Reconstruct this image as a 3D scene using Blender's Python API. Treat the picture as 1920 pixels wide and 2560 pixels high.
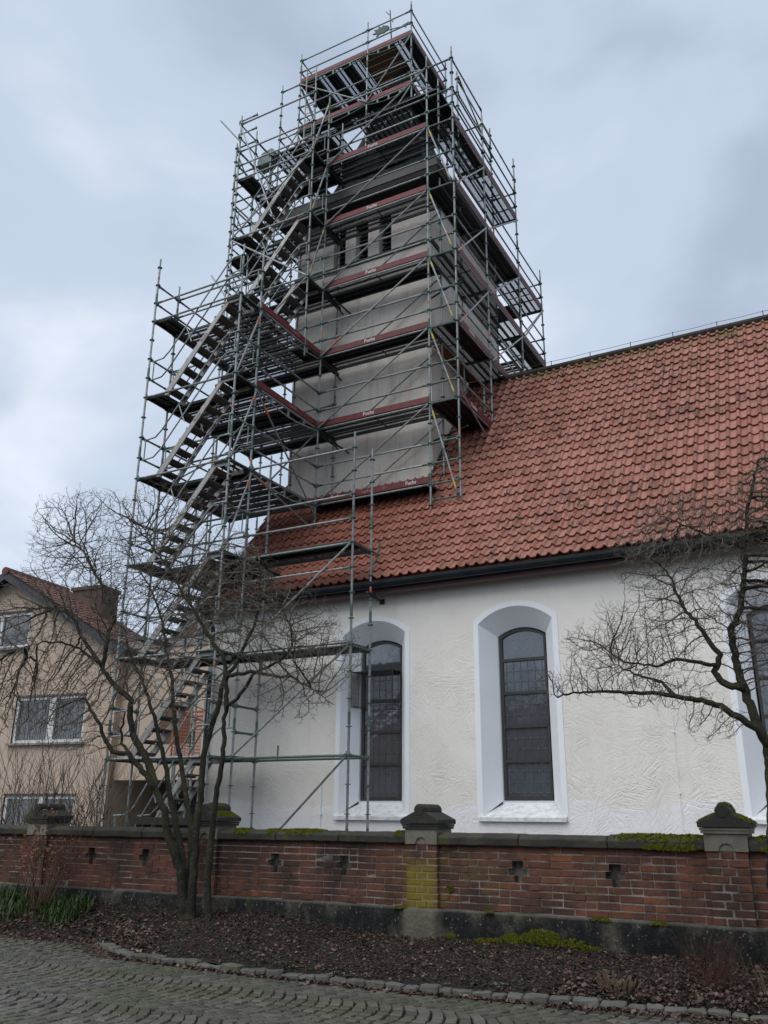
import bpy, bmesh, math, random
from mathutils import Vector, Matrix, noise
random.seed(7)
R = math.radians
PI = math.pi
S = bpy.context.scene
for o in list(bpy.data.objects):
    bpy.data.objects.remove(o)

# ------------------------------------------------------------------ camera
cam = bpy.data.cameras.new('camera')
co = bpy.data.objects.new('camera', cam)
S.collection.objects.link(co)
cam.sensor_fit = 'VERTICAL'
cam.sensor_height = 36
cam.sensor_width = 27
cam.lens = 36 * 2182.5 / 2560
cam.clip_end = 3000
cam.clip_start = .05
yw, pt, rl = R(28.757), R(19.279), R(.506)
fw = Vector((-math.sin(yw) * math.cos(pt), math.cos(yw) * math.cos(pt), math.sin(pt)))
ri = Vector((math.cos(yw), math.sin(yw), 0))
up = ri.cross(fw)
r2 = ri * math.cos(rl) + up * math.sin(rl)
u2 = -ri * math.sin(rl) + up * math.cos(rl)
CAM = Vector((0, 0, 1.55))
co.matrix_world = Matrix(((r2.x, u2.x, -fw.x, CAM.x), (r2.y, u2.y, -fw.y, CAM.y), (r2.z, u2.z, -fw.z, CAM.z), (0, 0, 0, 1)))
S.camera = co
S.render.resolution_x = 768
S.render.resolution_y = 1024

# ------------------------------------------------------------------ world: overcast sky
SUN_EL, SUN_AZ = R(52), R(200)      # azimuth clockwise from +Y (the church side)
wd = bpy.data.worlds.new('World')
S.world = wd
wd.use_nodes = True
nt = wd.node_tree
nt.nodes.clear()
def wn(t, **k):
    n = nt.nodes.new(t)
    for a, b in k.items():
        setattr(n, a, b)
    return n
L = nt.links.new
sky = wn('ShaderNodeTexSky', sky_type='NISHITA', sun_disc=False, sun_elevation=SUN_EL, sun_rotation=SUN_AZ)
bg1 = wn('ShaderNodeBackground'); bg1.inputs[1].default_value = .08
L(sky.outputs[0], bg1.inputs[0])
tc = wn('ShaderNodeTexCoord')
mp = wn('ShaderNodeMapping'); mp.inputs['Scale'].default_value = (1.0, 1.0, 1.6); mp.inputs['Location'].default_value = (5.2, 2.2, 1.1)
L(tc.outputs['Generated'], mp.inputs[0])
n1 = wn('ShaderNodeTexNoise'); n1.inputs['Scale'].default_value = 2.6; n1.inputs['Detail'].default_value = 6; n1.inputs['Roughness'].default_value = .47; n1.inputs['Distortion'].default_value = .25
L(mp.outputs[0], n1.inputs['Vector'])
cr = wn('ShaderNodeValToRGB')
cr.color_ramp.interpolation = 'EASE'
el = cr.color_ramp.elements
el[0].position = .31; el[0].color = (.365, .43, .545, 1)
el[1].position = .71; el[1].color = (.72, .77, .85, 1)
e = el.new(.5); e.color = (.485, .56, .68, 1)
L(n1.outputs['Fac'], cr.inputs[0])
bg2 = wn('ShaderNodeBackground'); bg2.inputs[1].default_value = 1.0
L(cr.outputs[0], bg2.inputs[0])
mx = wn('ShaderNodeMixShader'); mx.inputs[0].default_value = .9
L(bg1.outputs[0], mx.inputs[1]); L(bg2.outputs[0], mx.inputs[2])
ow = wn('ShaderNodeOutputWorld'); L(mx.outputs[0], ow.inputs[0])
sl = bpy.data.lights.new('sun', 'SUN'); sl.energy = 1.5; sl.angle = R(60); sl.color = (1, .975, .94)
so = bpy.data.objects.new('sun', sl); S.collection.objects.link(so)
sd = Vector((math.sin(SUN_AZ) * math.cos(SUN_EL), math.cos(SUN_AZ) * math.cos(SUN_EL), math.sin(SUN_EL)))
so.rotation_euler = sd.to_track_quat('Z', 'Y').to_euler()
so.location = (0, -20, 40)
S.view_settings.view_transform = 'Standard'
S.view_settings.look = 'None'
S.view_settings.gamma = 1
S.view_settings.use_curve_mapping = False
S.view_settings.exposure = 0.36
S.render.engine = 'CYCLES'
S.cycles.max_bounces = 8
S.cycles.transparent_max_bounces = 24

# ------------------------------------------------------------------ materials
MATS = {}
class NB:
    """tiny node-building helper"""
    def __init__(s, name):
        s.m = bpy.data.materials.new(name); s.m.use_nodes = True
        s.t = s.m.node_tree; s.t.nodes.clear()
        s.out = s.n('ShaderNodeOutputMaterial')
        s.b = s.n('ShaderNodeBsdfPrincipled')
        s.l(s.b.outputs[0], s.out.inputs[0])
        MATS[name] = s.m
    def n(s, t, **k):
        x = s.t.nodes.new(t)
        for a, b in k.items():
            setattr(x, a, b)
        return x
    def l(s, a, b):
        s.t.links.new(a, b)
    def put(s, sock, v):
        if isinstance(v, (int, float)):
            sock.default_value = v
        elif isinstance(v, tuple):
            sock.default_value = v if len(v) == len(sock.default_value) else (*v, 1)
        else:
            s.l(v, sock)
    def coord(s, kind='Object', scale=(1, 1, 1), loc=(0, 0, 0)):
        if kind == 'Position':
            o = s.n('ShaderNodeNewGeometry').outputs['Position']
        else:
            o = s.n('ShaderNodeTexCoord').outputs[kind]
        m = s.n('ShaderNodeMapping'); m.inputs['Scale'].default_value = scale; m.inputs['Location'].default_value = loc
        s.l(o, m.inputs[0]); return m.outputs[0]
    def noise(s, vec, scale, detail=4, rough=.55, dist=0, out='Fac'):
        x = s.n('ShaderNodeTexNoise'); x.inputs['Scale'].default_value = scale; x.inputs['Detail'].default_value = detail
        x.inputs['Roughness'].default_value = rough; x.inputs['Distortion'].default_value = dist
        s.l(vec, x.inputs['Vector']); return x.outputs[out]
    def ramp(s, f, pts, interp='LINEAR'):
        x = s.n('ShaderNodeValToRGB'); x.color_ramp.interpolation = interp
        e = x.color_ramp.elements
        for i, (p, c) in enumerate(pts):
            if isinstance(c, (int, float)): c = (c, c, c)
            y = e[i] if i < 2 else e.new(p)
            y.position = p; y.color = (*c, 1)
        s.l(f, x.inputs[0]); return x.outputs[0]
    def math(s, op, a, b=0., c=None, clamp=False):
        x = s.n('ShaderNodeMath', operation=op, use_clamp=clamp)
        s.put(x.inputs[0], a); s.put(x.inputs[1], b)
        if c is not None: s.put(x.inputs[2], c)
        return x.outputs[0]
    def mix(s, f, a, b, mode='MIX'):
        x = s.n('ShaderNodeMix', data_type='RGBA', blend_type=mode)
        s.put(x.inputs[0], f); s.put(x.inputs[6], a); s.put(x.inputs[7], b)
        return x.outputs[2]
    def rnd(s):
        a = s.n('ShaderNodeNewGeometry').outputs['Random Per Island']
        b = s.n('ShaderNodeObjectInfo').outputs['Random']
        return s.math('FRACT', s.math('ADD', a, b))
    def bump(s, h, strength=.5, dist=.02):
        x = s.n('ShaderNodeBump'); x.inputs['Strength'].default_value = strength; x.inputs['Distance'].default_value = dist
        s.l(h, x.inputs['Height']); s.l(x.outputs[0], s.b.inputs['Normal'])
    def xyz(s, vec):
        x = s.n('ShaderNodeSeparateXYZ'); s.l(vec, x.inputs[0]); return x.outputs
    def col(s, c): s.put(s.b.inputs['Base Color'], c)
    def rough(s, v): s.put(s.b.inputs['Roughness'], v)
    def metal(s, v): s.put(s.b.inputs['Metallic'], v)
    def spec(s, v): s.put(s.b.inputs['Specular IOR Level'], v)

def simple(name, c1, c2=None, rough=.8, scale=4, detail=6, metal=0, bump=0, bscale=60, bdist=.004, rnd=0, spec=.4, kind='Object'):
    b = NB(name)
    v = b.coord(kind)
    c2 = c2 or tuple(x * .75 for x in c1)
    f = b.noise(v, scale, detail, .6)
    c = b.mix(b.ramp(f, [(.3, 0.), (.7, 1.)]), c1, c2)
    if rnd:
        k = b.math('MULTIPLY_ADD', b.rnd(), rnd, 1 - rnd / 2)
        c = b.mix(1., c, b.ramp(k, [(0, 0.), (1, 1.)]) if False else k, 'MULTIPLY')
    b.col(c); b.rough(rough); b.metal(metal); b.spec(spec)
    if bump:
        b.bump(b.noise(v, bscale, 5, .6), bump, bdist)
    return b.m

# galvanised / green-painted steel
simple('steel', (.33, .345, .345), (.17, .19, .185), .5, 9, 5, .35, rnd=.5)
simple('steel_dark', (.035, .039, .043), (.02, .023, .026), .55, 7, 4, .3, rnd=.3)
simple('steel_green', (.10, .155, .125), (.055, .085, .07), .5, 12, 5, .25, rnd=.4)
simple('alu', (.33, .32, .30), (.22, .212, .20), .5, 10, 5, .35, rnd=.15)
simple('tread', (.15, .138, .125), (.085, .078, .07), .65, 14, 5, .2, rnd=.2)
simple('orange', (.62, .12, .03), (.45, .08, .02), .5)
simple('yellow', (.48, .40, .06), (.36, .30, .05), .5)
simple('blue', (.06, .13, .20), None, .5)
simple('red_paint', (.16, .026, .026), (.10, .018, .019), .6, 8, 6, rnd=.3, bump=.15)
simple('letter_white', (.62, .60, .58), (.48, .45, .44), .7, 30)
simple('letter_faded', (.34, .20, .19), (.24, .10, .10), .7, 30)
simple('letter_dark', (.16, .155, .15), None, .7, 30)
simple('hoist_green', (.12, .17, .15), None, .5)
simple('wood', (.16, .10, .055), (.09, .055, .03), .8, 12, rnd=.3)
simple('window_white', (.70, .70, .70), (.60, .60, .60), .5)
simple('mesh_orange', (.50, .11, .045), (.38, .08, .03), .6)
simple('black_metal', (.012, .015, .018), (.02, .024, .028), .45, 5)
simple('gutter', (.014, .021, .027), (.028, .036, .042), .35, 3, 5, .3)
simple('eaves_dark', (.014, .009, .009), (.009, .006, .006), .8, 4)
simple('curtain', (.26, .26, .265), (.18, .18, .185), .9, 6)
simple('fascia', (.075, .034, .033), (.055, .026, .026), .6, 4)
simple('wire', (.05, .05, .06), None, .6)
simple('frame_dark', (.045, .042, .042), (.03, .029, .03), .5, 6)
simple('lead', (.12, .13, .14), None, .5)
simple('lead_dot', (.30, .33, .35), None, .5)
simple('interior_darkness', (.012, .012, .013), None, .9)  # near-black colour that paints the darkness of unlit insides
simple('soil', (.022, .016, .013), (.012, .009, .008), .95, 9, 8, bump=.8, bscale=30, bdist=.03)
simple('render_tan', (.52, .415, .325), (.47, .37, .285), .9, 1.3, 6, bump=.25, bscale=90)
simple('render_tan_shaded', (.17, .12, .09), (.13, .09, .07), .9, 2, 6)  # tan render darkened to paint the shade in the annex's open ground floor
simple('concrete', (.30, .28, .25), (.20, .19, .17), .9, 3, 8, bump=.3)
simple('chimney', (.13, .085, .065), (.085, .06, .05), .9, 5, 6, bump=.4)
simple('house_tile', (.17, .078, .057), (.10, .05, .04), .8, 5, rnd=.5)
simple('moss', (.30, .30, .020), (.11, .125, .014), .95, 26, 8, bump=1., bscale=75, bdist=.03)
simple('grass_blade', (.05, .088, .014), (.026, .052, .011), .55, 8, rnd=.9)
simple('weed', (.07, .13, .045), (.04, .08, .03), .6, 8, rnd=.6)
simple('dead_stem', (.13, .075, .048), (.075, .042, .03), .85, 10, rnd=.4)
simple('red_stem', (.075, .022, .014), (.045, .018, .012), .8, 10, rnd=.4)
simple('cut_wood', (.115, .083, .046), (.06, .043, .026), .8, 20, rnd=.3)
simple('dead_leaf', (.22, .10, .05), (.14, .06, .035), .85, 10, rnd=.6)
simple('white_house', (.62, .60, .56), (.56, .54, .5), .9)
simple('copper', (.05, .085, .07), (.03, .05, .045), .6, 20)
simple('plastic_sheet', (.03, .035, .045), (.02, .022, .028), .3, 9)

def stucco():
    b = NB('stucco')
    P = b.n('ShaderNodeNewGeometry').outputs['Position']
    wob = b.noise(P, 1.6, 3, .5, 0, 'Color')
    m0 = b.n('ShaderNodeMix', data_type='VECTOR'); m0.inputs[0].default_value = .07
    b.l(P, m0.inputs[4]); b.l(wob, m0.inputs[5])
    hs = []
    for sc, seed in ((3.4, 0.), (2.4, 7.3), (4.6, 3.7)):
        mpn = b.n('ShaderNodeMapping'); mpn.inputs['Location'].default_value = (seed, seed * .7, seed * 1.3)
        b.l(m0.outputs[1], mpn.inputs[0])
        vo = b.n('ShaderNodeTexVoronoi'); vo.inputs['Scale'].default_value = sc
        b.l(mpn.outputs[0], vo.inputs['Vector'])
        ang = b.math('MULTIPLY', b.xyz(vo.outputs['Color'])[0], 3.1)
        vr = b.n('ShaderNodeVectorRotate', rotation_type='Y_AXIS'); b.l(mpn.outputs[0], vr.inputs['Vector']); b.l(ang, vr.inputs['Angle'])
        st = b.n('ShaderNodeMapping'); st.inputs['Scale'].default_value = (1.5, 1.5, 17); b.l(vr.outputs[0], st.inputs[0])
        h = b.noise(st.outputs[0], 1.5, 2, .5, .08)
        ridge = b.ramp(h, [(.30, 0.), (.5, .9), (.56, 1.), (.60, .35)])
        hs.append(ridge)
    hh = b.mix(.5, b.mix(.5, hs[0], hs[1]), hs[2])
    z = b.xyz(P)[2]
    amt = b.ramp(b.math('MULTIPLY', z, .15), [(.0, .55), (.30, 1.), (.62, .8), (.80, .12)])
    amt = b.math('MULTIPLY', amt, b.ramp(b.noise(P, 1.1, 4, .6), [(.36, .25), (.60, 1.)]))
    grain = b.noise(P, 90, 3, .6)
    h2 = b.math('ADD', b.math('MULTIPLY', hh, amt), b.math('MULTIPLY', grain, .05))
    b.bump(h2, .58, .022)
    big = b.noise(P, .8, 5, .6)
    cream = b.mix(b.ramp(big, [(.35, 0.), (.7, 1.)]), (.82, .785, .725), (.76, .72, .66))
    # a later, whiter repair coat at the foot of the wall with a wavy upper edge
    edge = b.math('ADD', z, b.math('MULTIPLY', b.math('SUBTRACT', b.noise(P, .9, 4, .6), .5), .9))
    w = b.ramp(edge, [(.0, 1.), (.345, 1.), (.36, 0.)]) if False else b.math('LESS_THAN', edge, 1.75)
    c = b.mix(b.math('MULTIPLY', w, .75), cream, (.82, .815, .82))
    # grey grime low down, specks
    gr = b.ramp(b.noise(P, 2.2, 7, .65), [(.52, 0.), (.75, 1.)])
    c = b.mix(b.math('MULTIPLY', gr, .14), c, (.36, .33, .28))
    drip = b.ramp(b.noise(b.coord('Position', (3.2, 3.2, .22)), 1.5, 7, .65), [(.50, 0.), (.72, 1.)])
    c = b.mix(b.math('MULTIPLY', drip, .12), c, (.42, .38, .32))
    b.col(c); b.rough(.92); b.spec(.2)
stucco()
simple('trim_white', (.85, .865, .885), (.81, .825, .845), .85, 1.5, 6, bump=.15, bscale=50)
def sillm():
    b = NB('sill')
    P = b.n('ShaderNodeNewGeometry').outputs['Position']
    f = b.ramp(b.noise(P, 9, 7, .7), [(.45, 0.), (.62, 1.)])
    b.col(b.mix(b.math('MULTIPLY', f, .42), (.72, .735, .745), (.30, .29, .21))); b.rough(.9)
sillm()
def towerm():
    b = NB('tower_plaster')
    P = b.n('ShaderNodeNewGeometry').outputs['Position']
    f = b.noise(P, 1.1, 7, .65)
    c = b.mix(b.ramp(f, [(.3, 0.), (.7, 1.)]), (.64, .59, .52), (.47, .43, .38))
    s2 = b.coord('Position', (2.5, 2.5, 12))
    st = b.ramp(b.noise(s2, 1.6, 5, .7, 1.2), [(.60, 0.), (.68, 1.)])
    c = b.mix(b.math('MULTIPLY', st, .55), c, (.17, .15, .13))
    run = b.ramp(b.noise(b.coord('Position', (2.2, 2.2, .25)), 1.6, 6, .65), [(.52, 0.), (.70, 1.)])
    c = b.mix(b.math('MULTIPLY', run, .45), c, (.22, .20, .18))
    b.col(c); b.rough(.93); b.bump(b.noise(P, 9, 7, .6), .4, .03)
towerm()
def tilem():
    b = NB('roof_tile')
    r = b.rnd()
    P = b.n('ShaderNodeNewGeometry').outputs['Position']
    c = b.ramp(r, [(0., (.26, .098, .064)), (.35, (.335, .134, .091)), (.7, (.385, .165, .117)), (1., (.32, .14, .103))])
    # dark lichen streaks down the slope
    sv = b.coord('Position', (7, 1.6, 1.6))
    st = b.ramp(b.noise(sv, 2.0, 7, .7, .4), [(.46, 0.), (.62, 1.)])
    big = b.ramp(b.noise(P, .55, 4, .6), [(.35, .3), (.65, 1.)])
    c = b.mix(b.math('MULTIPLY', b.math('MULTIPLY', st, big), .88), c, (.05, .037, .031))
    # redder, darker tiles below the scaffold, greenish ones along the ridge
    X, Y, Z = b.xyz(P)
    left = b.math('MULTIPLY', b.math('SUBTRACT', -6.3, X), .35, clamp=True)
    c = b.mix(b.math('MULTIPLY', left, .5), c, (.20, .052, .028))
    rg = b.math('MULTIPLY', b.math('SUBTRACT', Z, 12.0), 2.2, clamp=True)
    gn = b.ramp(b.noise(P, 1.7, 4, .6), [(.42, 0.), (.6, 1.)])
    c = b.mix(b.math('MULTIPLY', b.math('MULTIPLY', rg, gn), .75), c, (.13, .12, .035))
    b.col(c); b.rough(.62); b.spec(.45)
    b.bump(b.noise(P, 45, 5, .6), .25, .006)
tilem()
def brickm():
    b = NB('brick')
    r = b.rnd()
    P = b.n('ShaderNodeNewGeometry').outputs['Position']
    X, Y, Z = b.xyz(P)
    c = b.ramp(r, [(0., (.105, .042, .030)), (.3, (.135, .050, .032)), (.6, (.165, .058, .032)), (.88, (.145, .054, .036)), (.95, (.20, .070, .034)), (1., (.25, .085, .038))])
    f = b.noise(P, 22, 6, .7)
    c = b.mix(b.ramp(f, [(.35, .0), (.8, .55)]), c, (.06, .035, .028))
    dirt = b.ramp(b.noise(P, 1.2, 8, .7), [(.44, 0.), (.58, 1.)])
    c = b.mix(b.math('MULTIPLY', dirt, .8), c, (.03, .02, .017))
    run = b.ramp(b.noise(b.coord('Position', (4, 4, .5)), 1.3, 6, .65), [(.52, 0.), (.66, 1.)])
    c = b.mix(b.math('MULTIPLY', run, .55), c, (.03, .021, .018))
    # sulphur-yellow lichen on the middle pier, olive film beside it
    d1 = b.math('MULTIPLY', b.math('SUBTRACT', .27, b.math('ABSOLUTE', b.math('SUBTRACT', X, -4.90))), 7., clamp=True)
    d2 = b.math('MULTIPLY', b.math('SUBTRACT', 1.12, Z), 6., clamp=True)
    ye = b.ramp(b.noise(P, 8, 5, .6), [(.22, 0.), (.42, 1.)])
    c = b.mix(b.math('MULTIPLY', b.math('MULTIPLY', d1, d2), b.math('MULTIPLY', ye, .9)), c, (.175, .13, .014))
    d3 = b.math('MULTIPLY', b.math('SUBTRACT', 1.5, b.math('ABSOLUTE', b.math('SUBTRACT', X, -4.2))), .8, clamp=True)
    y2 = b.ramp(b.noise(P, 2.6, 6, .65), [(.50, 0.), (.66, 1.)])
    c = b.mix(b.math('MULTIPLY', b.math('MULTIPLY', d3, y2), .75), c, (.11, .08, .018))
    c = b.mix(b.math('MULTIPLY', b.ramp(b.noise(P, 3.3, 6, .65), [(.57, 0.), (.68, 1.)]), .45), c, (.07, .06, .02))
    wsp = b.ramp(b.noise(P, 42, 3, .5), [(.70, 0.), (.73, 1.)])
    c = b.mix(b.math('MULTIPLY', wsp, .35), c, (.34, .31, .28))
    b.col(c); b.rough(.85); b.spec(.3)
    b.bump(b.noise(P, 60, 6, .65), .6, .008)
brickm()
def mortarm():
    b = NB('mortar')
    P = b.n('ShaderNodeNewGeometry').outputs['Position']
    X, Y, Z = b.xyz(P)
    c = b.mix(b.ramp(b.noise(P, 3, 8, .7), [(.40, 0.), (.60, 1.)]), (.235, .21, .18), (.05, .043, .036))
    d1 = b.math('MULTIPLY', b.math('SUBTRACT', .27, b.math('ABSOLUTE', b.math('SUBTRACT', X, -4.90))), 7., clamp=True)
    d2 = b.math('MULTIPLY', b.math('SUBTRACT', 1.12, Z), 6., clamp=True)
    c = b.mix(b.math('MULTIPLY', b.math('MULTIPLY', d1, d2), .6), c, (.20, .165, .05))
    b.col(c); b.rough(.95); b.bump(b.noise(P, 70, 5, .6), .6, .006)
mortarm()
def plinthm():
    b = NB('plinth')
    P = b.n('ShaderNodeNewGeometry').outputs['Position']
    X, Y, Z = b.xyz(P)
    st = b.coord('Position', (1.6, 1.6, .9))
    f = b.noise(st, 1.7, 10, .72)
    c = b.ramp(f, [(.40, (.010, .011, .013)), (.50, (.022, .022, .021)), (.57, (.06, .055, .046)), (.68, (.12, .112, .092))])
    f2 = b.ramp(b.noise(b.coord('Position', (1, 1, .45)), 5.5, 9, .72), [(.50, 0.), (.62, 1.)])
    c = b.mix(b.math('MULTIPLY', f2, .45), c, (.09, .082, .064))
    f3 = b.ramp(b.noise(P, 2.4, 8, .7), [(.48, 0.), (.56, 1.)])
    c = b.mix(b.math('MULTIPLY', f3, .6), c, (.012, .013, .015))
    sp = b.ramp(b.noise(P, 34, 3, .5), [(.66, 0.), (.69, 1.)])
    c = b.mix(b.math('MULTIPLY', sp, .6), c, (.30, .29, .26))
    pb = b.math('MULTIPLY', b.math('SUBTRACT', .30, b.math('ABSOLUTE', b.math('SUBTRACT', X, -4.9))), 7., clamp=True)
    c = b.mix(b.math('MULTIPLY', pb, .6), c, (.20, .185, .14))
    top = b.math('MULTIPLY', b.math('SUBTRACT', Z, .535), 40., clamp=True)
    c = b.mix(b.math('MULTIPLY', top, b.math('MULTIPLY', f, 1.2)), c, (.19, .175, .14))
    gm = b.ramp(b.noise(P, 3.1, 6, .65), [(.56, 0.), (.68, 1.)])
    c = b.mix(b.math('MULTIPLY', gm, .35), c, (.05, .055, .012))
    b.col(c); b.rough(.95); b.spec(.15); b.bump(b.noise(P, 14, 9, .72), 1., .045)
plinthm()
def copingm(name, a, c2, mo):
    b = NB(name)
    P = b.n('ShaderNodeNewGeometry').outputs['Position']
    f = b.noise(P, 3.0, 9, .7)
    c = b.mix(b.ramp(f, [(.3, 0.), (.7, 1.)]), a, c2)
    g = b.ramp(b.noise(P, 4.3, 6, .65), [(.52, 0.), (.65, 1.)])
    c = b.mix(b.math('MULTIPLY', g, mo), c, (.075, .08, .018))
    c = b.mix(b.math('MULTIPLY', b.ramp(b.noise(P, 1.1, 7, .7), [(.45, 0.), (.62, 1.)]), .55), c, (.028, .026, .024))
    b.col(c); b.rough(.9); b.bump(b.noise(P, 28, 8, .65), .6, .012)
copingm('coping', (.060, .053, .040), (.020, .019, .016), .6)
copingm('pier_stone', (.23, .21, .165), (.14, .13, .105), .3)
copingm('pier_cap', (.032, .030, .025), (.016, .0155, .014), .45)
copingm('kerb_stone', (.135, .132, .115), (.07, .07, .058), .55)
def cobblem():
    b = NB('cobble')
    r = b.rnd()
    P = b.n('ShaderNodeNewGeometry').outputs['Position']
    c = b.ramp(r, [(0., (.060, .057, .048)), (.4, (.095, .089, .074)), (.8, (.125, .115, .096)), (1., (.16, .144, .124))])
    f = b.noise(P, 30, 7, .7)
    c = b.mix(b.ramp(f, [(.4, 0.), (.75, .6)]), c, (.05, .047, .04))
    g = b.ramp(b.noise(P, .9, 6, .6), [(.42, 0.), (.62, 1.)])
    c = b.mix(b.math('MULTIPLY', g, .55), c, (.062, .068, .026))
    b.col(c); b.rough(.5); b.spec(.4); b.bump(b.noise(P, 55, 6, .65), .6, .008)
cobblem()
simple('street_joint', (.012, .013, .007), (.006, .006, .005), .95, 6, 7, bump=.6, bscale=60, kind='Position')
simple('yard', (.12, .115, .10), (.07, .068, .055), .95, 2, 8, bump=.5, kind='Position')
def chipm():
    b = NB('mulch')
    r = b.rnd()
    c = b.ramp(r, [(0., (.018, .012, .010)), (.45, (.045, .027, .020)), (.75, (.075, .045, .034)), (.93, (.11, .07, .045)), (1., (.22, .16, .09))])
    b.col(c); b.rough(.75); b.spec(.35)
chipm()
def leafm():
    b = NB('leaf_litter')
    r = b.rnd()
    c = b.ramp(r, [(0., (.035, .018, .014)), (.4, (.075, .042, .036)), (.8, (.12, .07, .055)), (.97, (.15, .10, .07)), (1., (.3, .26, .16))])
    b.col(c); b.rough(.6); b.spec(.4)
leafm()
def barkm(name, a, c2, mo):
    b = NB(name)
    P = b.n('ShaderNodeNewGeometry').outputs['Position']
    c = b.mix(b.ramp(b.noise(P, 14, 7, .7), [(.35, 0.), (.7, 1.)]), a, c2)
    up_ = b.xyz(b.n('ShaderNodeNewGeometry').outputs['Normal'])[2]
    g = b.ramp(b.noise(P, 5, 6, .65), [(.42, 0.), (.62, 1.)])
    c = b.mix(b.math('MULTIPLY', g, mo), c, (.062, .062, .016))
    sp = b.ramp(b.noise(P, 55, 3, .5), [(.64, 0.), (.68, 1.)])
    c = b.mix(b.math('MULTIPLY', sp, .6), c, (.20, .20, .17))
    b.col(c); b.rough(.9); b.spec(.25); b.bump(b.noise(P, 50, 6, .7), .8, .012)
barkm('bark', (.026, .023, .019), (.012, .011, .010), .38)
barkm('twig_bark', (.165, .14, .115), (.085, .072, .06), .25)
def glassm(name, c, ro):
    b = NB(name)
    P = b.n('ShaderNodeNewGeometry').outputs['Position']
    b.col(c); b.rough(ro); b.spec(.6); b.b.inputs['IOR'].default_value = 2.1
    b.bump(b.noise(P, 4.5, 2, .5), .22, .02)
glassm('leaded_glass', (.055, .064, .073), .09)
glassm('house_glass', (.035, .037, .04), .05)
def slatem():
    b = NB('spire_slate')
    v = b.coord('Position', (9, 9, .6))
    f = b.noise(v, 1.5, 5, .65)
    b.col(b.ramp(f, [(.35, (.010, .013, .015)), (.6, (.020, .024, .026)), (.72, (.045, .052, .054))])); b.rough(.8); b.spec(.2)
    b.bump(f, .3, .02)
slatem()
def deckm():
    # punched steel deck: rows of real holes through the plate
    b = NB('deck_plate')
    v = b.coord('Object')
    X, Y, Z = b.xyz(v)
    row = b.math('FLOOR', b.math('MULTIPLY', Y, 1 / .026))
    sh = b.math('MULTIPLY', b.math('MODULO', row, 2.), PI)
    a = b.math('SINE', b.math('ADD', b.math('MULTIPLY', X, 2 * PI / .034), sh))
    d = b.math('SINE', b.math('MULTIPLY', Y, 2 * PI / .026))
    hole = b.math('GREATER_THAN', b.math('ADD', a, b.math('MULTIPLY', d, .6)), .22)
    tr = b.n('ShaderNodeBsdfTransparent')
    ms = b.n('ShaderNodeMixShader')
    b.l(hole, ms.inputs[0]); b.l(b.b.outputs[0], ms.inputs[1]); b.l(tr.outputs[0], ms.inputs[2]); b.l(ms.outputs[0], b.out.inputs[0])
    f = b.noise(b.coord('Position'), 3, 5)
    b.col(b.mix(f, (.05, .054, .058), (.028, .031, .034))); b.rough(.6); b.metal(.2)
deckm()
def wiremesh(name, c, p, th):
    b = NB(name)
    P = b.n('ShaderNodeNewGeometry').outputs['Position']
    X, Y, Z = b.xyz(P)
    q = b.math('ADD', X, Y)
    m1 = b.math('GREATER_THAN', b.math('FRACT', b.math('MULTIPLY', q, 1 / p)), th)
    m2 = b.math('GREATER_THAN', b.math('FRACT', b.math('MULTIPLY', Z, 1 / p)), th)
    tr = b.n('ShaderNodeBsdfTransparent'); ms = b.n('ShaderNodeMixShader')
    b.l(b.math('MULTIPLY', m1, m2), ms.inputs[0]); b.l(b.b.outputs[0], ms.inputs[1]); b.l(tr.outputs[0], ms.inputs[2]); b.l(ms.outputs[0], b.out.inputs[0])
    b.col(c); b.rough(.6)
wiremesh('cage_mesh', (.03, .03, .033), .025, .2)
wiremesh('orange_mesh', (.27, .065, .03), .08, .18)

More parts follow.
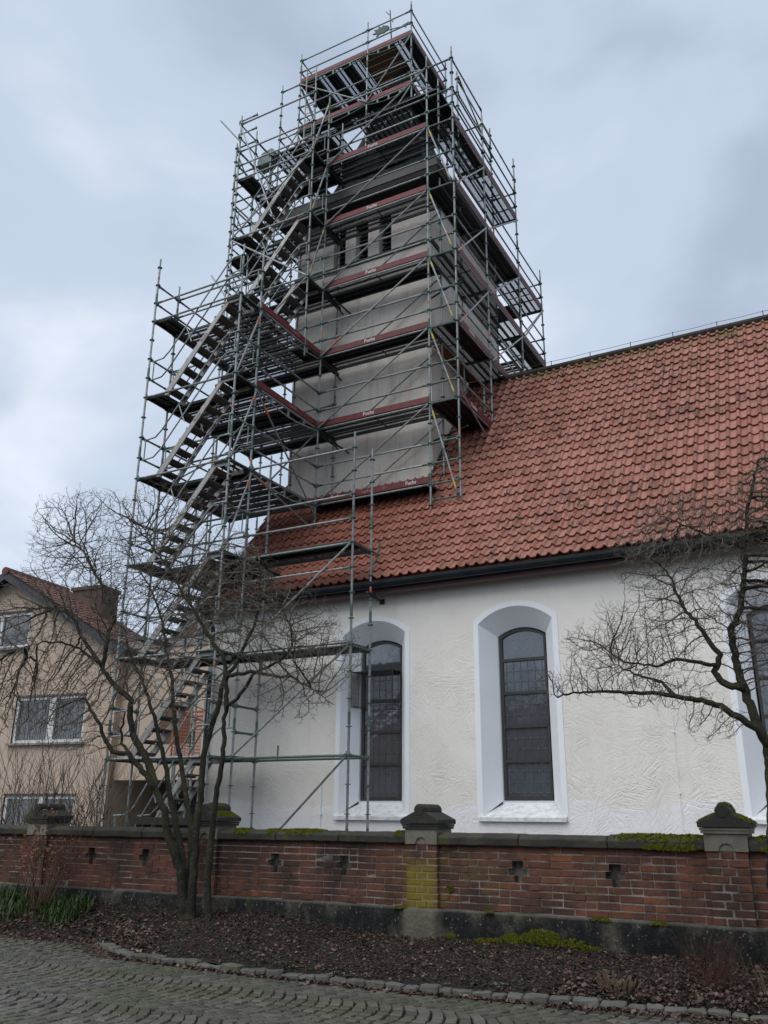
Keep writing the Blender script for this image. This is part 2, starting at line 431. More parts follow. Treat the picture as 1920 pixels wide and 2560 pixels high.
# ------------------------------------------------------------------ mesh helpers
class MB:
    def __init__(s): s.v = []; s.f = []; s.m = []; s.mi = 0
    def add(s, vs, fs):
        o = len(s.v); s.v += [tuple(v) for v in vs]
        for f in fs: s.f.append(tuple(i + o for i in f)); s.m.append(s.mi)
    def box(s, a, b):
        x0, y0, z0 = a; x1, y1, z1 = b
        s.add([(x0, y0, z0), (x1, y0, z0), (x1, y1, z0), (x0, y1, z0), (x0, y0, z1), (x1, y0, z1), (x1, y1, z1), (x0, y1, z1)],
              [(0, 3, 2, 1), (4, 5, 6, 7), (0, 1, 5, 4), (1, 2, 6, 5), (2, 3, 7, 6), (3, 0, 4, 7)])
    def tube(s, pts, r, n=8, cap=True):
        pts = [Vector(p) for p in pts]
        rs = r if hasattr(r, '__len__') else [r] * len(pts)
        d0 = (pts[1] - pts[0]).normalized()
        a = d0.orthogonal().normalized()
        vs = []
        for i, p in enumerate(pts):
            d = (pts[min(i + 1, len(pts) - 1)] - pts[max(i - 1, 0)])
            if d.length < 1e-9: d = d0
            d.normalize()
            a = (a - d * a.dot(d))
            a = a.normalized() if a.length > 1e-6 else d.orthogonal().normalized()
            b = d.cross(a)
            for k in range(n):
                t = 2 * PI * k / n
                vs.append(p + (a * math.cos(t) + b * math.sin(t)) * rs[i])
        fs = [(i * n + k, i * n + (k + 1) % n, (i + 1) * n + (k + 1) % n, (i + 1) * n + k) for i in range(len(pts) - 1) for k in range(n)]
        if cap:
            fs.append(tuple(range(n))[::-1]); fs.append(tuple((len(pts) - 1) * n + k for k in range(n)))
        s.add(vs, fs)
    def prism(s, poly, axis, a, b):
        """extrude a 2-D polygon along an axis from a to b (other two axes in xyz order)"""
        n = len(poly)
        def pt(p, t):
            q = [p[0], p[1]]; q.insert(axis, t); return tuple(q)
        vs = [pt(p, a) for p in poly] + [pt(p, b) for p in poly]
        s.add(vs, [tuple(range(n)), tuple(range(2 * n - 1, n - 1, -1))] + [(i, i + n, (i + 1) % n + n, (i + 1) % n) for i in range(n)])
    def mesh(s, name, mats, smooth=False):
        me = bpy.data.meshes.new(name)
        me.from_pydata(s.v, [], s.f)
        for m in (mats if isinstance(mats, (list, tuple)) else [mats]): me.materials.append(MATS[m])
        if any(s.m): me.polygons.foreach_set('material_index', s.m)
        if smooth: me.polygons.foreach_set('use_smooth', [True] * len(me.polygons))
        me.update()
        bm = bmesh.new(); bm.from_mesh(me); bmesh.ops.recalc_face_normals(bm, faces=bm.faces); bm.to_mesh(me); bm.free()
        return me
WL = {}      # world location of every object (translations only)
def obj(name, me, parent=None, loc=(0, 0, 0), rz=0, rot=None):
    o = bpy.data.objects.new(name, me); S.collection.objects.link(o)
    loc = Vector(loc); WL[o] = loc
    if parent is not None:
        o.parent = parent; o.location = loc - WL[parent]
    else:
        o.location = loc
    if rot: o.rotation_euler = rot
    elif rz: o.rotation_euler = (0, 0, rz)
    return o
def tag(o, label, cat, group=None):
    o['label'] = label; o['category'] = cat
    if group: o['group'] = group
    return o
def thing(name, label, cat, loc=(0, 0, 0), group=None):
    return tag(obj(name, None, None, loc), label, cat, group)
def part(name, mb, mats, parent, loc=(0, 0, 0), smooth=False):
    """mb in world coordinates relative to loc"""
    return obj(name, mb.mesh(name, mats, smooth), parent, loc)
def wpart(name, mb, mats, parent, smooth=False):
    """mb given in world coordinates; origin placed at the parent's origin"""
    p = WL[parent] if parent is not None else Vector((0, 0, 0))
    mb.v = [(v[0] - p.x, v[1] - p.y, v[2] - p.z) for v in mb.v]
    return obj(name, mb.mesh(name, mats, smooth), parent, p)
def bevel_mesh(me, w, seg=1):
    bm = bmesh.new(); bm.from_mesh(me)
    bmesh.ops.bevel(bm, geom=[e for e in bm.edges], offset=w, segments=seg, affect='EDGES', profile=.6, clamp_overlap=True)
    bm.to_mesh(me); bm.free(); me.update(); return me
def struct(o): o['kind'] = 'structure'; return o
def nz(x, y, z=0, s=1.): return noise.noise(Vector((x * s, y * s, z * s)))
INV = co.matrix_world.inverted()
def view(p):
    q = INV @ Vector(p)
    if q.z > -.1: return None
    return (960 - 2182.5 * q.x / q.z, 1280 + 2182.5 * q.y / q.z, -q.z)
def inframe(p, mg=0):
    q = view(p)
    return q is not None and -mg < q[0] < 1920 + mg and -mg < q[1] < 2560 + mg

# ------------------------------------------------------------------ ground
def clampf(t): return max(0., min(1., t))
def sm(t): t = clampf(t); return t * t * (3 - 2 * t)
KP = [(-20, 9.16), (-9.25, 9.18), (-8.6, 8.74), (-7.8, 8.36), (-6.3, 8.25), (-4.3, 8.24), (-3.2, 8.32), (-2.1, 8.48), (-1.2, 8.57), (3, 8.8)]
def kerb_y(x):           # centre line of the kerb in front of the planting bed
    for (a, b), (c, d) in zip(KP[:-1], KP[1:]):
        if x <= c: return b + (d - b) * (x - a) / (c - a)
    return 8.8
def bed_z(x, y):
    t = clampf((y - kerb_y(x) - .06) / (9.89 - kerb_y(x)))
    back = .26 + .14 * sm((-5.5 - x) / 1.5)
    b0 = .045 * sm((x + 9.5) / .5)
    return b0 + (back - b0) * t ** .55 + .018 * nz(x, y, 0, 2.3) + .008 * nz(x, y, 3, 8)
mb = MB(); mb.box((-60, -60, -.4), (60, 9.9, -.036))
struct(wpart('street', mb, 'street_joint', None))
mb = MB(); mb.box((-400, 9.98, -.4), (400, 900, .30))
struct(wpart('churchyard_ground', mb, 'yard', None))
mb = MB()
nx, ny = 190, 16
vs = []
for i in range(nx + 1):
    x = -16 + 17.5 * i / nx
    for j in range(ny + 1):
        y0 = kerb_y(x) + .05
        y = y0 + (10.0 - y0) * j / ny
        vs.append((x, y, bed_z(x, y)))
mb.add(vs, [(i * (ny + 1) + j, (i + 1) * (ny + 1) + j, (i + 1) * (ny + 1) + j + 1, i * (ny + 1) + j + 1) for i in range(nx) for j in range(ny)])
bed = struct(wpart('planting_bed', mb, 'soil', None, True))
# setts laid in segmental arcs
setts = []
rg = random.Random(3)
for c in range(-3, 10):
    w = 1.28
    yc = 8.95 - .64 - c * w
    if yc < 3.6 or yc > 10.4: continue
    xo = rg.uniform(0, .1)
    for i in range(-140, 60):
        x0 = i * .124 + xo
        n = 12
        for k in range(n):
            th = ((k + .5) / n - .5) * 2 * R(42)
            RA = w / 2 / math.sin(R(42))
            y = yc + RA * math.sin(th)
            x = x0 + RA * (math.cos(th) - math.cos(R(42)))
            if y > kerb_y(x) - .05: continue
            if x < -9 and y > kerb_y(x) - .12 + .06 * nz(x, y, 1, 3): continue
            if not inframe((x, y, 0), 420): continue
            setts.append((x, y, -th))
def sett_mesh(v):
    mb = MB(); q = random.Random(v)
    hx, hy = .0525, .0515
    j = lambda: q.uniform(-.007, .007)
    lo = [(-hx + j(), -hy + j()), (hx + j(), -hy + j()), (hx + j(), hy + j()), (-hx + j(), hy + j())]
    vs = [(x * 1.02, y * 1.02, -.06) for x, y in lo] + [(x, y, -.009) for x, y in lo] + [(x * .9, y * .9, q.uniform(-.002, .005)) for x, y in lo]
    mb.add(vs, [(0, 1, 5, 4), (1, 2, 6, 5), (2, 3, 7, 6), (3, 0, 4, 7), (4, 5, 9, 8), (5, 6, 10, 9), (6, 7, 11, 10), (7, 4, 8, 11), (8, 9, 10, 11)])
    return mb
SM = [sett_mesh(v) for v in range(8)]
SME = [m.mesh('cobble', 'cobble') for m in SM]
street = bpy.data.objects['street']
vis = [s for s in setts if inframe((s[0], s[1], 0), -5)]
vis.sort(key=lambda s: s[0] ** 2 + s[1] ** 2)
near = set(id(s) for s in vis[:300])
rest = MB()
for s in setts:
    k = rg.randrange(8); rz = -s[2] + rg.uniform(-.06, .06); z = rg.uniform(-.006, .005) + .010 * nz(s[0], s[1], 0, 1.1)
    sx = rg.uniform(.93, 1.04) * math.cos(s[2]) ** .9
    if id(s) in near:
        o = obj('cobble', SME[k], street, (s[0], s[1], z), rz); o.scale = (sx, 1, 1)
    else:
        ca, sa = math.cos(rz), math.sin(rz)
        rest.add([(s[0] + v[0] * ca * sx - v[1] * sa, s[1] + v[0] * sa * sx + v[1] * ca, z + v[2]) for v in SM[k].v], SM[k].f)
o = wpart('cobbles', rest, 'cobble', street); o['kind'] = 'stuff'
# kerb of granite setts along the bed
x = -8.95; i = 0
kb = struct(obj('kerb', None))
while x < 1.2:
    l = rg.uniform(.13, .24)
    if i == 13: l = .14
    h = rg.uniform(.045, .075)
    m = MB(); m.box((-l / 2 + .006, -.055, -.08), (l / 2 - .006, .065, h))
    m.v = [(a + rg.uniform(-.010, .010), b + rg.uniform(-.012, .012), c + (rg.uniform(-.014, .014) if c > 0 else 0)) for a, b, c in m.v]
    me = bevel_mesh(m.mesh('kerb_stone', 'kerb_stone'), .014)
    bm = bmesh.new(); bm.from_mesh(me); bmesh.ops.triangulate(bm, faces=[f for f in bm.faces if len(f.verts) > 4]); bmesh.ops.subdivide_edges(bm, edges=[e for e in bm.edges if e.calc_length() > .05], cuts=2, use_grid_fill=True)
    for v in bm.verts: v.co += Vector((nz(v.co.x + i, v.co.y, v.co.z, 21), nz(v.co.y, v.co.z + i, v.co.x, 23), nz(v.co.z, v.co.x, v.co.y + i, 25))) * .011
    bm.to_mesh(me); bm.free()
    xc = x + l / 2
    sl_ = math.atan2(kerb_y(xc + .1) - kerb_y(xc - .1), .2)
    obj('kerb_stone', me, kb, (xc, kerb_y(xc) + rg.uniform(-.012, .012), 0), sl_ + rg.uniform(-.05, .05))
    x += l; i += 1

# ------------------------------------------------------------------ mulch and leaf litter on the bed
def litter(n, mat, name, lab, fn, lmin, lmax, wr, curl):
    mb = MB(); q = random.Random(len(name)); c = 0
    while c < n:
        x, y = fn(q)
        if y < kerb_y(x) - .35 or y > 9.94: continue
        if not inframe((x, y, .1), 300): c += 1; continue
        on = y > kerb_y(x) + .05
        z = bed_z(x, y) if on else .004
        l = q.uniform(lmin, lmax); w = l * q.uniform(*wr)
        a = q.uniform(0, 2 * PI); t1, t2 = q.uniform(-curl, curl), q.uniform(-curl, curl)
        M_ = Matrix.Translation((x, y, z + q.uniform(.004, .022))) @ Matrix.Rotation(a, 4, 'Z') @ Matrix.Rotation(t1, 4, 'X') @ Matrix.Rotation(t2, 4, 'Y')
        hc = q.uniform(-.25, .25) * w
        pts = [(-l / 2, 0, 0), (-l / 6, -w / 2, hc), (l / 3, -w / 2.4, hc), (l / 2, 0, 0), (l / 3, w / 2.4, hc), (-l / 6, w / 2, hc)]
        mb.add([M_ @ Vector(p) for p in pts], [(0, 1, 5), (1, 2, 4, 5), (2, 3, 4)])
        c += 1
    o = wpart(name, mb, mat, None); o['kind'] = 'stuff'; o['label'] = lab; o['category'] = name.replace('_', ' ').split()[-1]
    return o
litter(60000, 'mulch', 'bark_mulch', 'dark brown bark chips covering the planting bed below the wall', lambda q: (q.uniform(-13.2, 1.2), q.uniform(8.2, 9.95)), .011, .045, (.16, .45), .55)
def leaf_xy(q):
    k = q.random()
    if k < .33: x = q.uniform(-2.9, .3); return x, kerb_y(x) + abs(q.gauss(0, .32)) - .10
    if k < .62: x = q.uniform(-12.6, -7.6); return x, kerb_y(x) + abs(q.gauss(0, .30)) - .06
    if k < .84: x = q.uniform(-12.6, .3); return x, q.uniform(8.3, 9.95)
    x = q.uniform(-9, .3); return x, kerb_y(x) - .06 - abs(q.gauss(0, .035))
litter(6800, 'leaf_litter', 'fallen_leaves', 'curled reddish brown dead leaves lying along the kerb and bed', leaf_xy, .028, .062, (.5, .8), .7)

# ------------------------------------------------------------------ boundary wall of brick
YW = 9.95
wall = thing('boundary_wall', 'weathered red brick wall with stone coping and pier caps behind the planting bed', 'wall', (-6.5, YW + .12, .2))
COURSE = .0767
Z0 = .575
NC = 9
PIERS = [-11.38, -8.13, -4.88, -1.47]
PWD = .40
holes = []      # cross-shaped openings: (x centre, lowest course of the cross)
for a, b in [(-14.6, -11.38), (-11.38, -8.13), (-8.13, -4.88), (-4.88, -1.47), (-1.47, 1.9)]:
    for k in (1, 2):
        holes.append((a + (b - a) * (.02 + .32 * k), 4))
def in_hole(x0, x1, c):
    for hx, hc in holes:
        r = c - hc
        hw = {0: .042, 1: .105, 2: .065}.get(r)
        if hw is None: continue
        if x1 > hx - hw and x0 < hx + hw: return (hx - hw, hx + hw)
    return None
bricks = []
rb = random.Random(11)
for c in range(NC):
    z = Z0 + c * COURSE
    x = -14.6 + (c % 2) * .125
    k = 0
    while x < 1.6:
        l = .24 if (k % 3) else .115
        if rb.random() < .12: l = .115
        spans = [(x, x + l)]
        h = in_hole(x, x + l, c)
        if h:
            spans = [(x, h[0]), (h[1], x + l)]
        for a, b in spans:
            if b - a < .035: continue
            for p in PIERS:
                if a < p + PWD / 2 and b > p - PWD / 2:
                    if a < p - PWD / 2: b = p - PWD / 2 - .002
                    elif b > p + PWD / 2: a = p + PWD / 2 + .002
                    else: b = a
            if b - a > .03: bricks.append((a, b, z, YW, c))
        x += l + .006; k += 1
pb = []
for p in PIERS:
    for c in range(9):
        z = Z0 + c * COURSE
        n = 3 if c % 2 == 0 else 2
        g = .011
        l = (PWD - (n - 1) * g * 1.6) / n
        for i in range(n):
            a = p - PWD / 2 + i * (l + g * 1.6)
            pb.append((a, a + l, z, YW - .065, 'p'))
allb = bricks + pb
seen = [b for b in allb if inframe(((b[0] + b[1]) / 2, b[3], b[2]), -10)]
seen.sort(key=lambda b: Vector(((b[0] + b[1]) / 2, b[3], b[2] - 1.5)).length)
seen_id = set(id(b) for b in seen[:300])
BR = {}
def brick_mb(l, q, dep):
    m = MB(); h = .0625
    m.box((0, 0, 0), (l, dep, h))
    j = lambda: q.uniform(-.002, .002)
    m.v = [(a + j(), b + (q.uniform(-.003, .004) if b < .01 else 0), c + j()) for a, b, c in m.v]
    return m
restb = MB()
for b in allb:
    l = round((b[1] - b[0]) / .005) * .005
    dep = .115 if b[4] != 'p' else .13
    off = rb.uniform(-.004, .005)
    if id(b) in seen_id:
        key = (l, dep, rb.randrange(4))
        if key not in BR: BR[key] = bevel_mesh(brick_mb(l, random.Random(int(l * 1000) * 4 + key[2]), dep).mesh('brick', 'brick'), .0042)
        obj('brick', BR[key], wall, (b[0], b[3] + off, b[2] + rb.uniform(-.002, .002)))
    else:
        m = brick_mb(l, rb, dep)
        restb.add([(v[0] + b[0], v[1] + b[3] + off, v[2] + b[2]) for v in m.v], m.f)
o = wpart('bricks', restb, 'brick', wall); o['kind'] = 'stuff'
m = MB()
for c in range(NC):
    z0, z1 = Z0 + c * COURSE - .0117, Z0 + (c + 1) * COURSE - .0117
    segs = [(-14.6, 1.6)]
    for hx, hc in holes:
        hw = {0: .042, 1: .105, 2: .065}.get(c - hc)
        if hw is None: continue
        ns = []
        for a, b in segs:
            if a < hx < b: ns += [(a, hx - hw), (hx + hw, b)]
            else: ns.append((a, b))
        segs = ns
    for a, b in segs: m.box((a, YW + .007, z0), (b, YW + .13, z1))
m.box((-14.6, YW + .132, Z0 - .011), (1.6, YW + .25, Z0 + NC * COURSE))
for p in PIERS:
    m.box((p - PWD / 2 + .005, YW - .058, Z0 - .012), (p + PWD / 2 - .005, YW + .06, Z0 + 9 * COURSE))
wpart('mortar_bed', m, 'mortar', wall)
# plinth of dark stained concrete, lumpy front
m = MB(); nx = 320
vs = []
prof = [(-.075, -.1), (-.072, .12), (-.066, .30), (-.060, .47), (-.040, .535), (.0, .562), (.25, .5625)]
for i in range(nx + 1):
    x = -14.6 + 16.2 * i / nx
    pier = min(abs(x - p) for p in PIERS) < PWD / 2 + .03
    for j, (dy, z) in enumerate(prof):
        k = nz(x, z * 2, 4, 2.4) * .018 + nz(x, z, 9, 7) * .01 if 0 < j < 5 else 0
        vs.append((x, YW + dy + k - (.06 if pier and j < 6 else 0), z + (nz(x, 1, 2, 5) * .012 if 2 < j < 5 else 0)))
n = len(prof)
m.add(vs, [(i * n + j, (i + 1) * n + j, (i + 1) * n + j + 1, i * n + j + 1) for i in range(nx) for j in range(n - 1)])
wpart('plinth', m, 'plinth', wall, True)
# coping stones, chamfered, about a metre each
ZC = Z0 + NC * COURSE - .009
edges = [-14.6] + [v for p in PIERS for v in (p - PWD / 2 - .004, p + PWD / 2 + .004)] + [1.6]
for a, b in zip(edges[::2], edges[1::2]):
    k = max(1, round((b - a) / 1.05))
    for i in range(k):
        x0 = a + (b - a) * i / k + .004; x1 = a + (b - a) * (i + 1) / k - .004
        m = MB()
        m.prism([(YW - .065, 0), (YW - .075, .085), (YW - .01, .128), (YW + .27, .128), (YW + .32, .085), (YW + .31, 0)], 0, x0, x1)
        m.v = [(v[0] + (rb.uniform(-.003, .003)), v[1] + rb.uniform(-.006, .006), v[2] + ZC + rb.uniform(-.005, .005)) for v in m.v]
        o = wpart('coping_stone', m, 'coping', wall)
        bm = bmesh.new(); bm.from_mesh(o.data)
        bmesh.ops.bevel(bm, geom=list(bm.edges), offset=.01, segments=1, affect='EDGES', profile=.6)
        bmesh.ops.subdivide_edges(bm, edges=[e for e in bm.edges if abs(e.verts[0].co.x - e.verts[1].co.x) > .3], cuts=14)
        for v in bm.verts:
            w = v.co + WL[wall]
            v.co.y += .010 * nz(w.x, w.z * 2, 1, 6); v.co.z += .009 * nz(w.x, w.y * 2, 5, 7)
        bm.to_mesh(o.data); bm.free()
# piers: stone head with blind arch, moulded cap with a bolster roll
def arch_pts(cx, z0, r, n=9):
    return [(cx + r * math.cos(PI - PI * i / (n - 1)), z0 + r * math.sin(PI - PI * i / (n - 1))) for i in range(n)]
for pi_, p in enumerate(PIERS):
    pier = obj('pier', None, wall, (p, YW, 1.2))
    zs = Z0 + 9 * COURSE - .011
    y0 = YW - .085
    hw = PWD / 2 + .008
    r = .075
    m = MB()           # front face with an arched recess
    a = arch_pts(p, zs + .004, r)
    outl = [(p - hw, zs), (p - hw, zs + .17), (p + hw, zs + .17), (p + hw, zs)]
    poly = outl + [(x, z) for x, z in a[::-1]]
    nP = len(poly)
    vs = [(x, y0, z) for x, z in poly]
    tri = [(0, 1, i) for i in range(nP - 1, nP - 1)]
    # fan the spandrel: left corner, top, right corner
    mid = 4 + len(a) // 2
    fs = []
    for i in range(4, mid): fs.append((2, i, i + 1))
    for i in range(mid, nP - 1): fs.append((1, i, i + 1))
    fs += [(1, 2, mid), (2, 3, 4), (1, nP - 1, 0)]
    m.add(vs, fs)
    k = len(a)
    m.add([(x, y0, z) for x, z in a] + [(x, y0 + .018, z) for x, z in a], [(i, i + 1, i + 1 + k, i + k) for i in range(k - 1)] + [tuple(range(k, 2 * k))])
    m.add([(p - hw, y0, zs), (p - hw, y0, zs + .17), (p - hw, YW + .33, zs + .17), (p - hw, YW + .33, zs), (p + hw, y0, zs), (p + hw, y0, zs + .17), (p + hw, YW + .33, zs + .17), (p + hw, YW + .33, zs)],
          [(0, 1, 2, 3), (4, 7, 6, 5), (3, 2, 6, 7), (1, 5, 6, 2)])
    wpart('stone_head', m, 'pier_stone' if pi_ != 2 else 'pier_stone', pier)
    # cap: necking, slab, saddle roof, bolster roll running front to back
    m = MB()
    m.box((p - hw - .022, y0 - .022, zs + .17), (p + hw + .022, YW + .355, zs + .198))
    m.box((p - hw - .03, y0 - .03, zs + .2), (p + hw + .03, YW + .36, zs + .224))
    wpart('necking', m, 'pier_stone' if pi_ == 3 else 'pier_cap', pier)
    m = MB()
    zt = zs + .226
    W2 = hw + .045
    m.prism([(p - W2, zt), (p + W2, zt), (p + W2, zt + .05), (p + .075, zt + .135), (p - .075, zt + .135), (p - W2, zt + .05)], 1, y0 - .045, YW + .375)
    # the two gable ends lean in a little
    o = wpart('cap_stone', m, 'pier_cap', pier); bevel_mesh(o.data, .007)
    m = MB()
    m.tube([(p, y0 - .05, zt + .155), (p, y0 - .035, zt + .155), (p, YW + .36, zt + .155), (p, YW + .375, zt + .155)], [.058, .072, .072, .058], 14)
    wpart('bolster', m, 'pier_cap', pier, False)
# moss cushions: lumpy mats of many tiny tufts
def moss(cx, cy, cz, lx, ly, h, q, tilt=0, up=(0, 0, 1)):
    m = MB(); n = int(max(500, lx * ly * 60000))
    lim = 0
    while lim < n:
        u, v = q.uniform(-1, 1), q.uniform(-1, 1)
        e = u * u + v * v + .75 * nz(cx + u * lx * 3, cy + v * 3 * ly, cz, 5)
        lim += 1
        if e > 1: continue
        hh = h * (1 - max(e, 0)) ** .5 * (.75 + .5 * nz(u * 5 + cx, v * 5, 1, 1.5))
        s = q.uniform(.006, .012); a = q.uniform(0, 6.28)
        x, y, z = cx + u * lx, cy + v * ly, cz + hh + tilt * v
        if up[1]: x, y, z = cx + u * lx, cy - hh, cz + v * ly
        d = Vector((q.uniform(-.6, .6), q.uniform(-.8, .2), 1)).normalized() * s * 1.8
        t = Vector((math.cos(a), math.sin(a), 0)) * s
        P0 = Vector((x, y, z - s * .6))
        m.add([P0 - t, P0 + t, P0 + d], [(0, 1, 2)])
        t2 = Vector((-math.sin(a), math.cos(a), 0)) * s
        m.add([P0 - t2, P0 + t2, P0 + d], [(0, 1, 2)])
    return m
rm = random.Random(5)
ct = ZC + .125
for (cx, cy, cz, lx, ly, h, tl) in [(-7.55, YW + .07, ct, .17, .1, .02, 0), (-7.05, YW + .03, ct - .012, .12, .09, .02, 0), (-6.6, YW + .04, ct - .005, .34, .10, .024, 0), (-5.2, YW + .0, ct - .03, .06, .06, .02, 0),
                          (-2.25, YW + .02, ct - .012, .40, .10, .032, 0), (-1.83, YW + .02, ct - .012, .16, .10, .03, 0), (-.95, YW + .02, ct - .012, .30, .10, .032, 0),
                          (-2.8, YW - .035, .545, .13, .045, .03, 0), (-2.2, YW - .04, .54, .10, .045, .035, 0), (-5.15, YW - .05, .545, .10, .05, .03, 0), (-4.05, YW - .05, .56, .05, .04, .02, 0)]:
    m = moss(cx, YW + .02 if cz > 1 else cy, ct if cz > 1 else cz, lx, .105 if cz > 1 else ly, h, rm, tl)
    if cz > 1: m.v = [(v[0], v[1], v[2] - max(0, YW - .01 - v[1]) * .66) for v in m.v]      # drape over the chamfer
    wpart('moss_cushion', m, 'moss', wall)
for (cx, cz, lx, lz, h) in [(-3.78, .32, .17, .06, .015), (-3.45, .355, .24, .075, .018), (-3.12, .31, .16, .05, .015), (-4.05, .28, .18, .035, .012), (-2.9, .27, .10, .03, .01), (-4.5, .30, .07, .03, .01), (-4.55, .78, .04, .045, .012), (-2.0, 1.285, .30, .035, .012), (-.95, 1.285, .22, .03, .012)]:
    wpart('moss_cushion', moss(cx, (YW - .075 if cz < .6 else (YW - .004 if cz < 1 else YW - .072)), cz, lx, lz, h, rm, 0, (0, 1, 0)), 'moss', wall)
zt_ = Z0 + 9 * COURSE - .011 + .226
for (pc, dx, lx, ly, h, dens) in [(-1.47, -.165, .115, .27, .022, 1), (-1.47, .165, .115, .27, .022, 1), (-1.47, 0, .062, .24, .020, 1), (-8.13, .15, .10, .22, .012, 1), (-8.13, 0., .06, .2, .010, 1)]:
    m = moss(pc + dx, YW + .13, 0, lx, ly, h, rm)
    m.v = [(v[0], v[1], v[2] + (zt_ + .13 - max(0, abs(v[0] - pc) - .075) * .436 if dx else zt_ + .155 + math.sqrt(max(.0, .072 ** 2 - (v[0] - pc) ** 2)))) for v in m.v]
    wpart('moss_cushion', m, 'moss', wall)

# ------------------------------------------------------------------ church
YC = 15.1
XL, XR = -12.72, 4.2
church = thing('church', 'white plastered church nave with arched windows and red tiled roof beside the tower', 'church', (-4.5, 20, .3))
WIN = [-8.51, -5.52, -1.10]
def win_outline(cx, hw, zb, zs, rise, n=13):
    """closed outline: bottom-left, bottom-right, then a flat arch back to the left"""
    Rr = (hw * hw + rise * rise) / (2 * rise)
    zc = zs + rise - Rr
    a0 = math.asin(hw / Rr)
    pts = [(cx - hw, zb), (cx + hw, zb)]
    for i in range(n):
        a = a0 - 2 * a0 * i / (n - 1)
        pts.append((cx + Rr * math.sin(a), zc + Rr * math.cos(a)))
    return pts
bm = bmesh.new()
def loop(pts, y):
    vs = [bm.verts.new((x, y, z)) for x, z in pts]
    return [bm.edges.new((vs[i], vs[(i + 1) % len(vs)])) for i in range(len(vs))]
ed = loop([(XL, .1), (XR, .1), (XR, 5.86), (XL, 5.86)], YC)
for cx in WIN: ed += loop(win_outline(cx, .72, 1.58, 5.0, .28), YC)
bmesh.ops.triangle_fill(bm, use_beauty=True, edges=ed)
bmesh.ops.recalc_face_normals(bm, faces=bm.faces)
if bm.faces and sum(f.normal.y for f in bm.faces) > 0: bmesh.ops.reverse_faces(bm, faces=bm.faces)
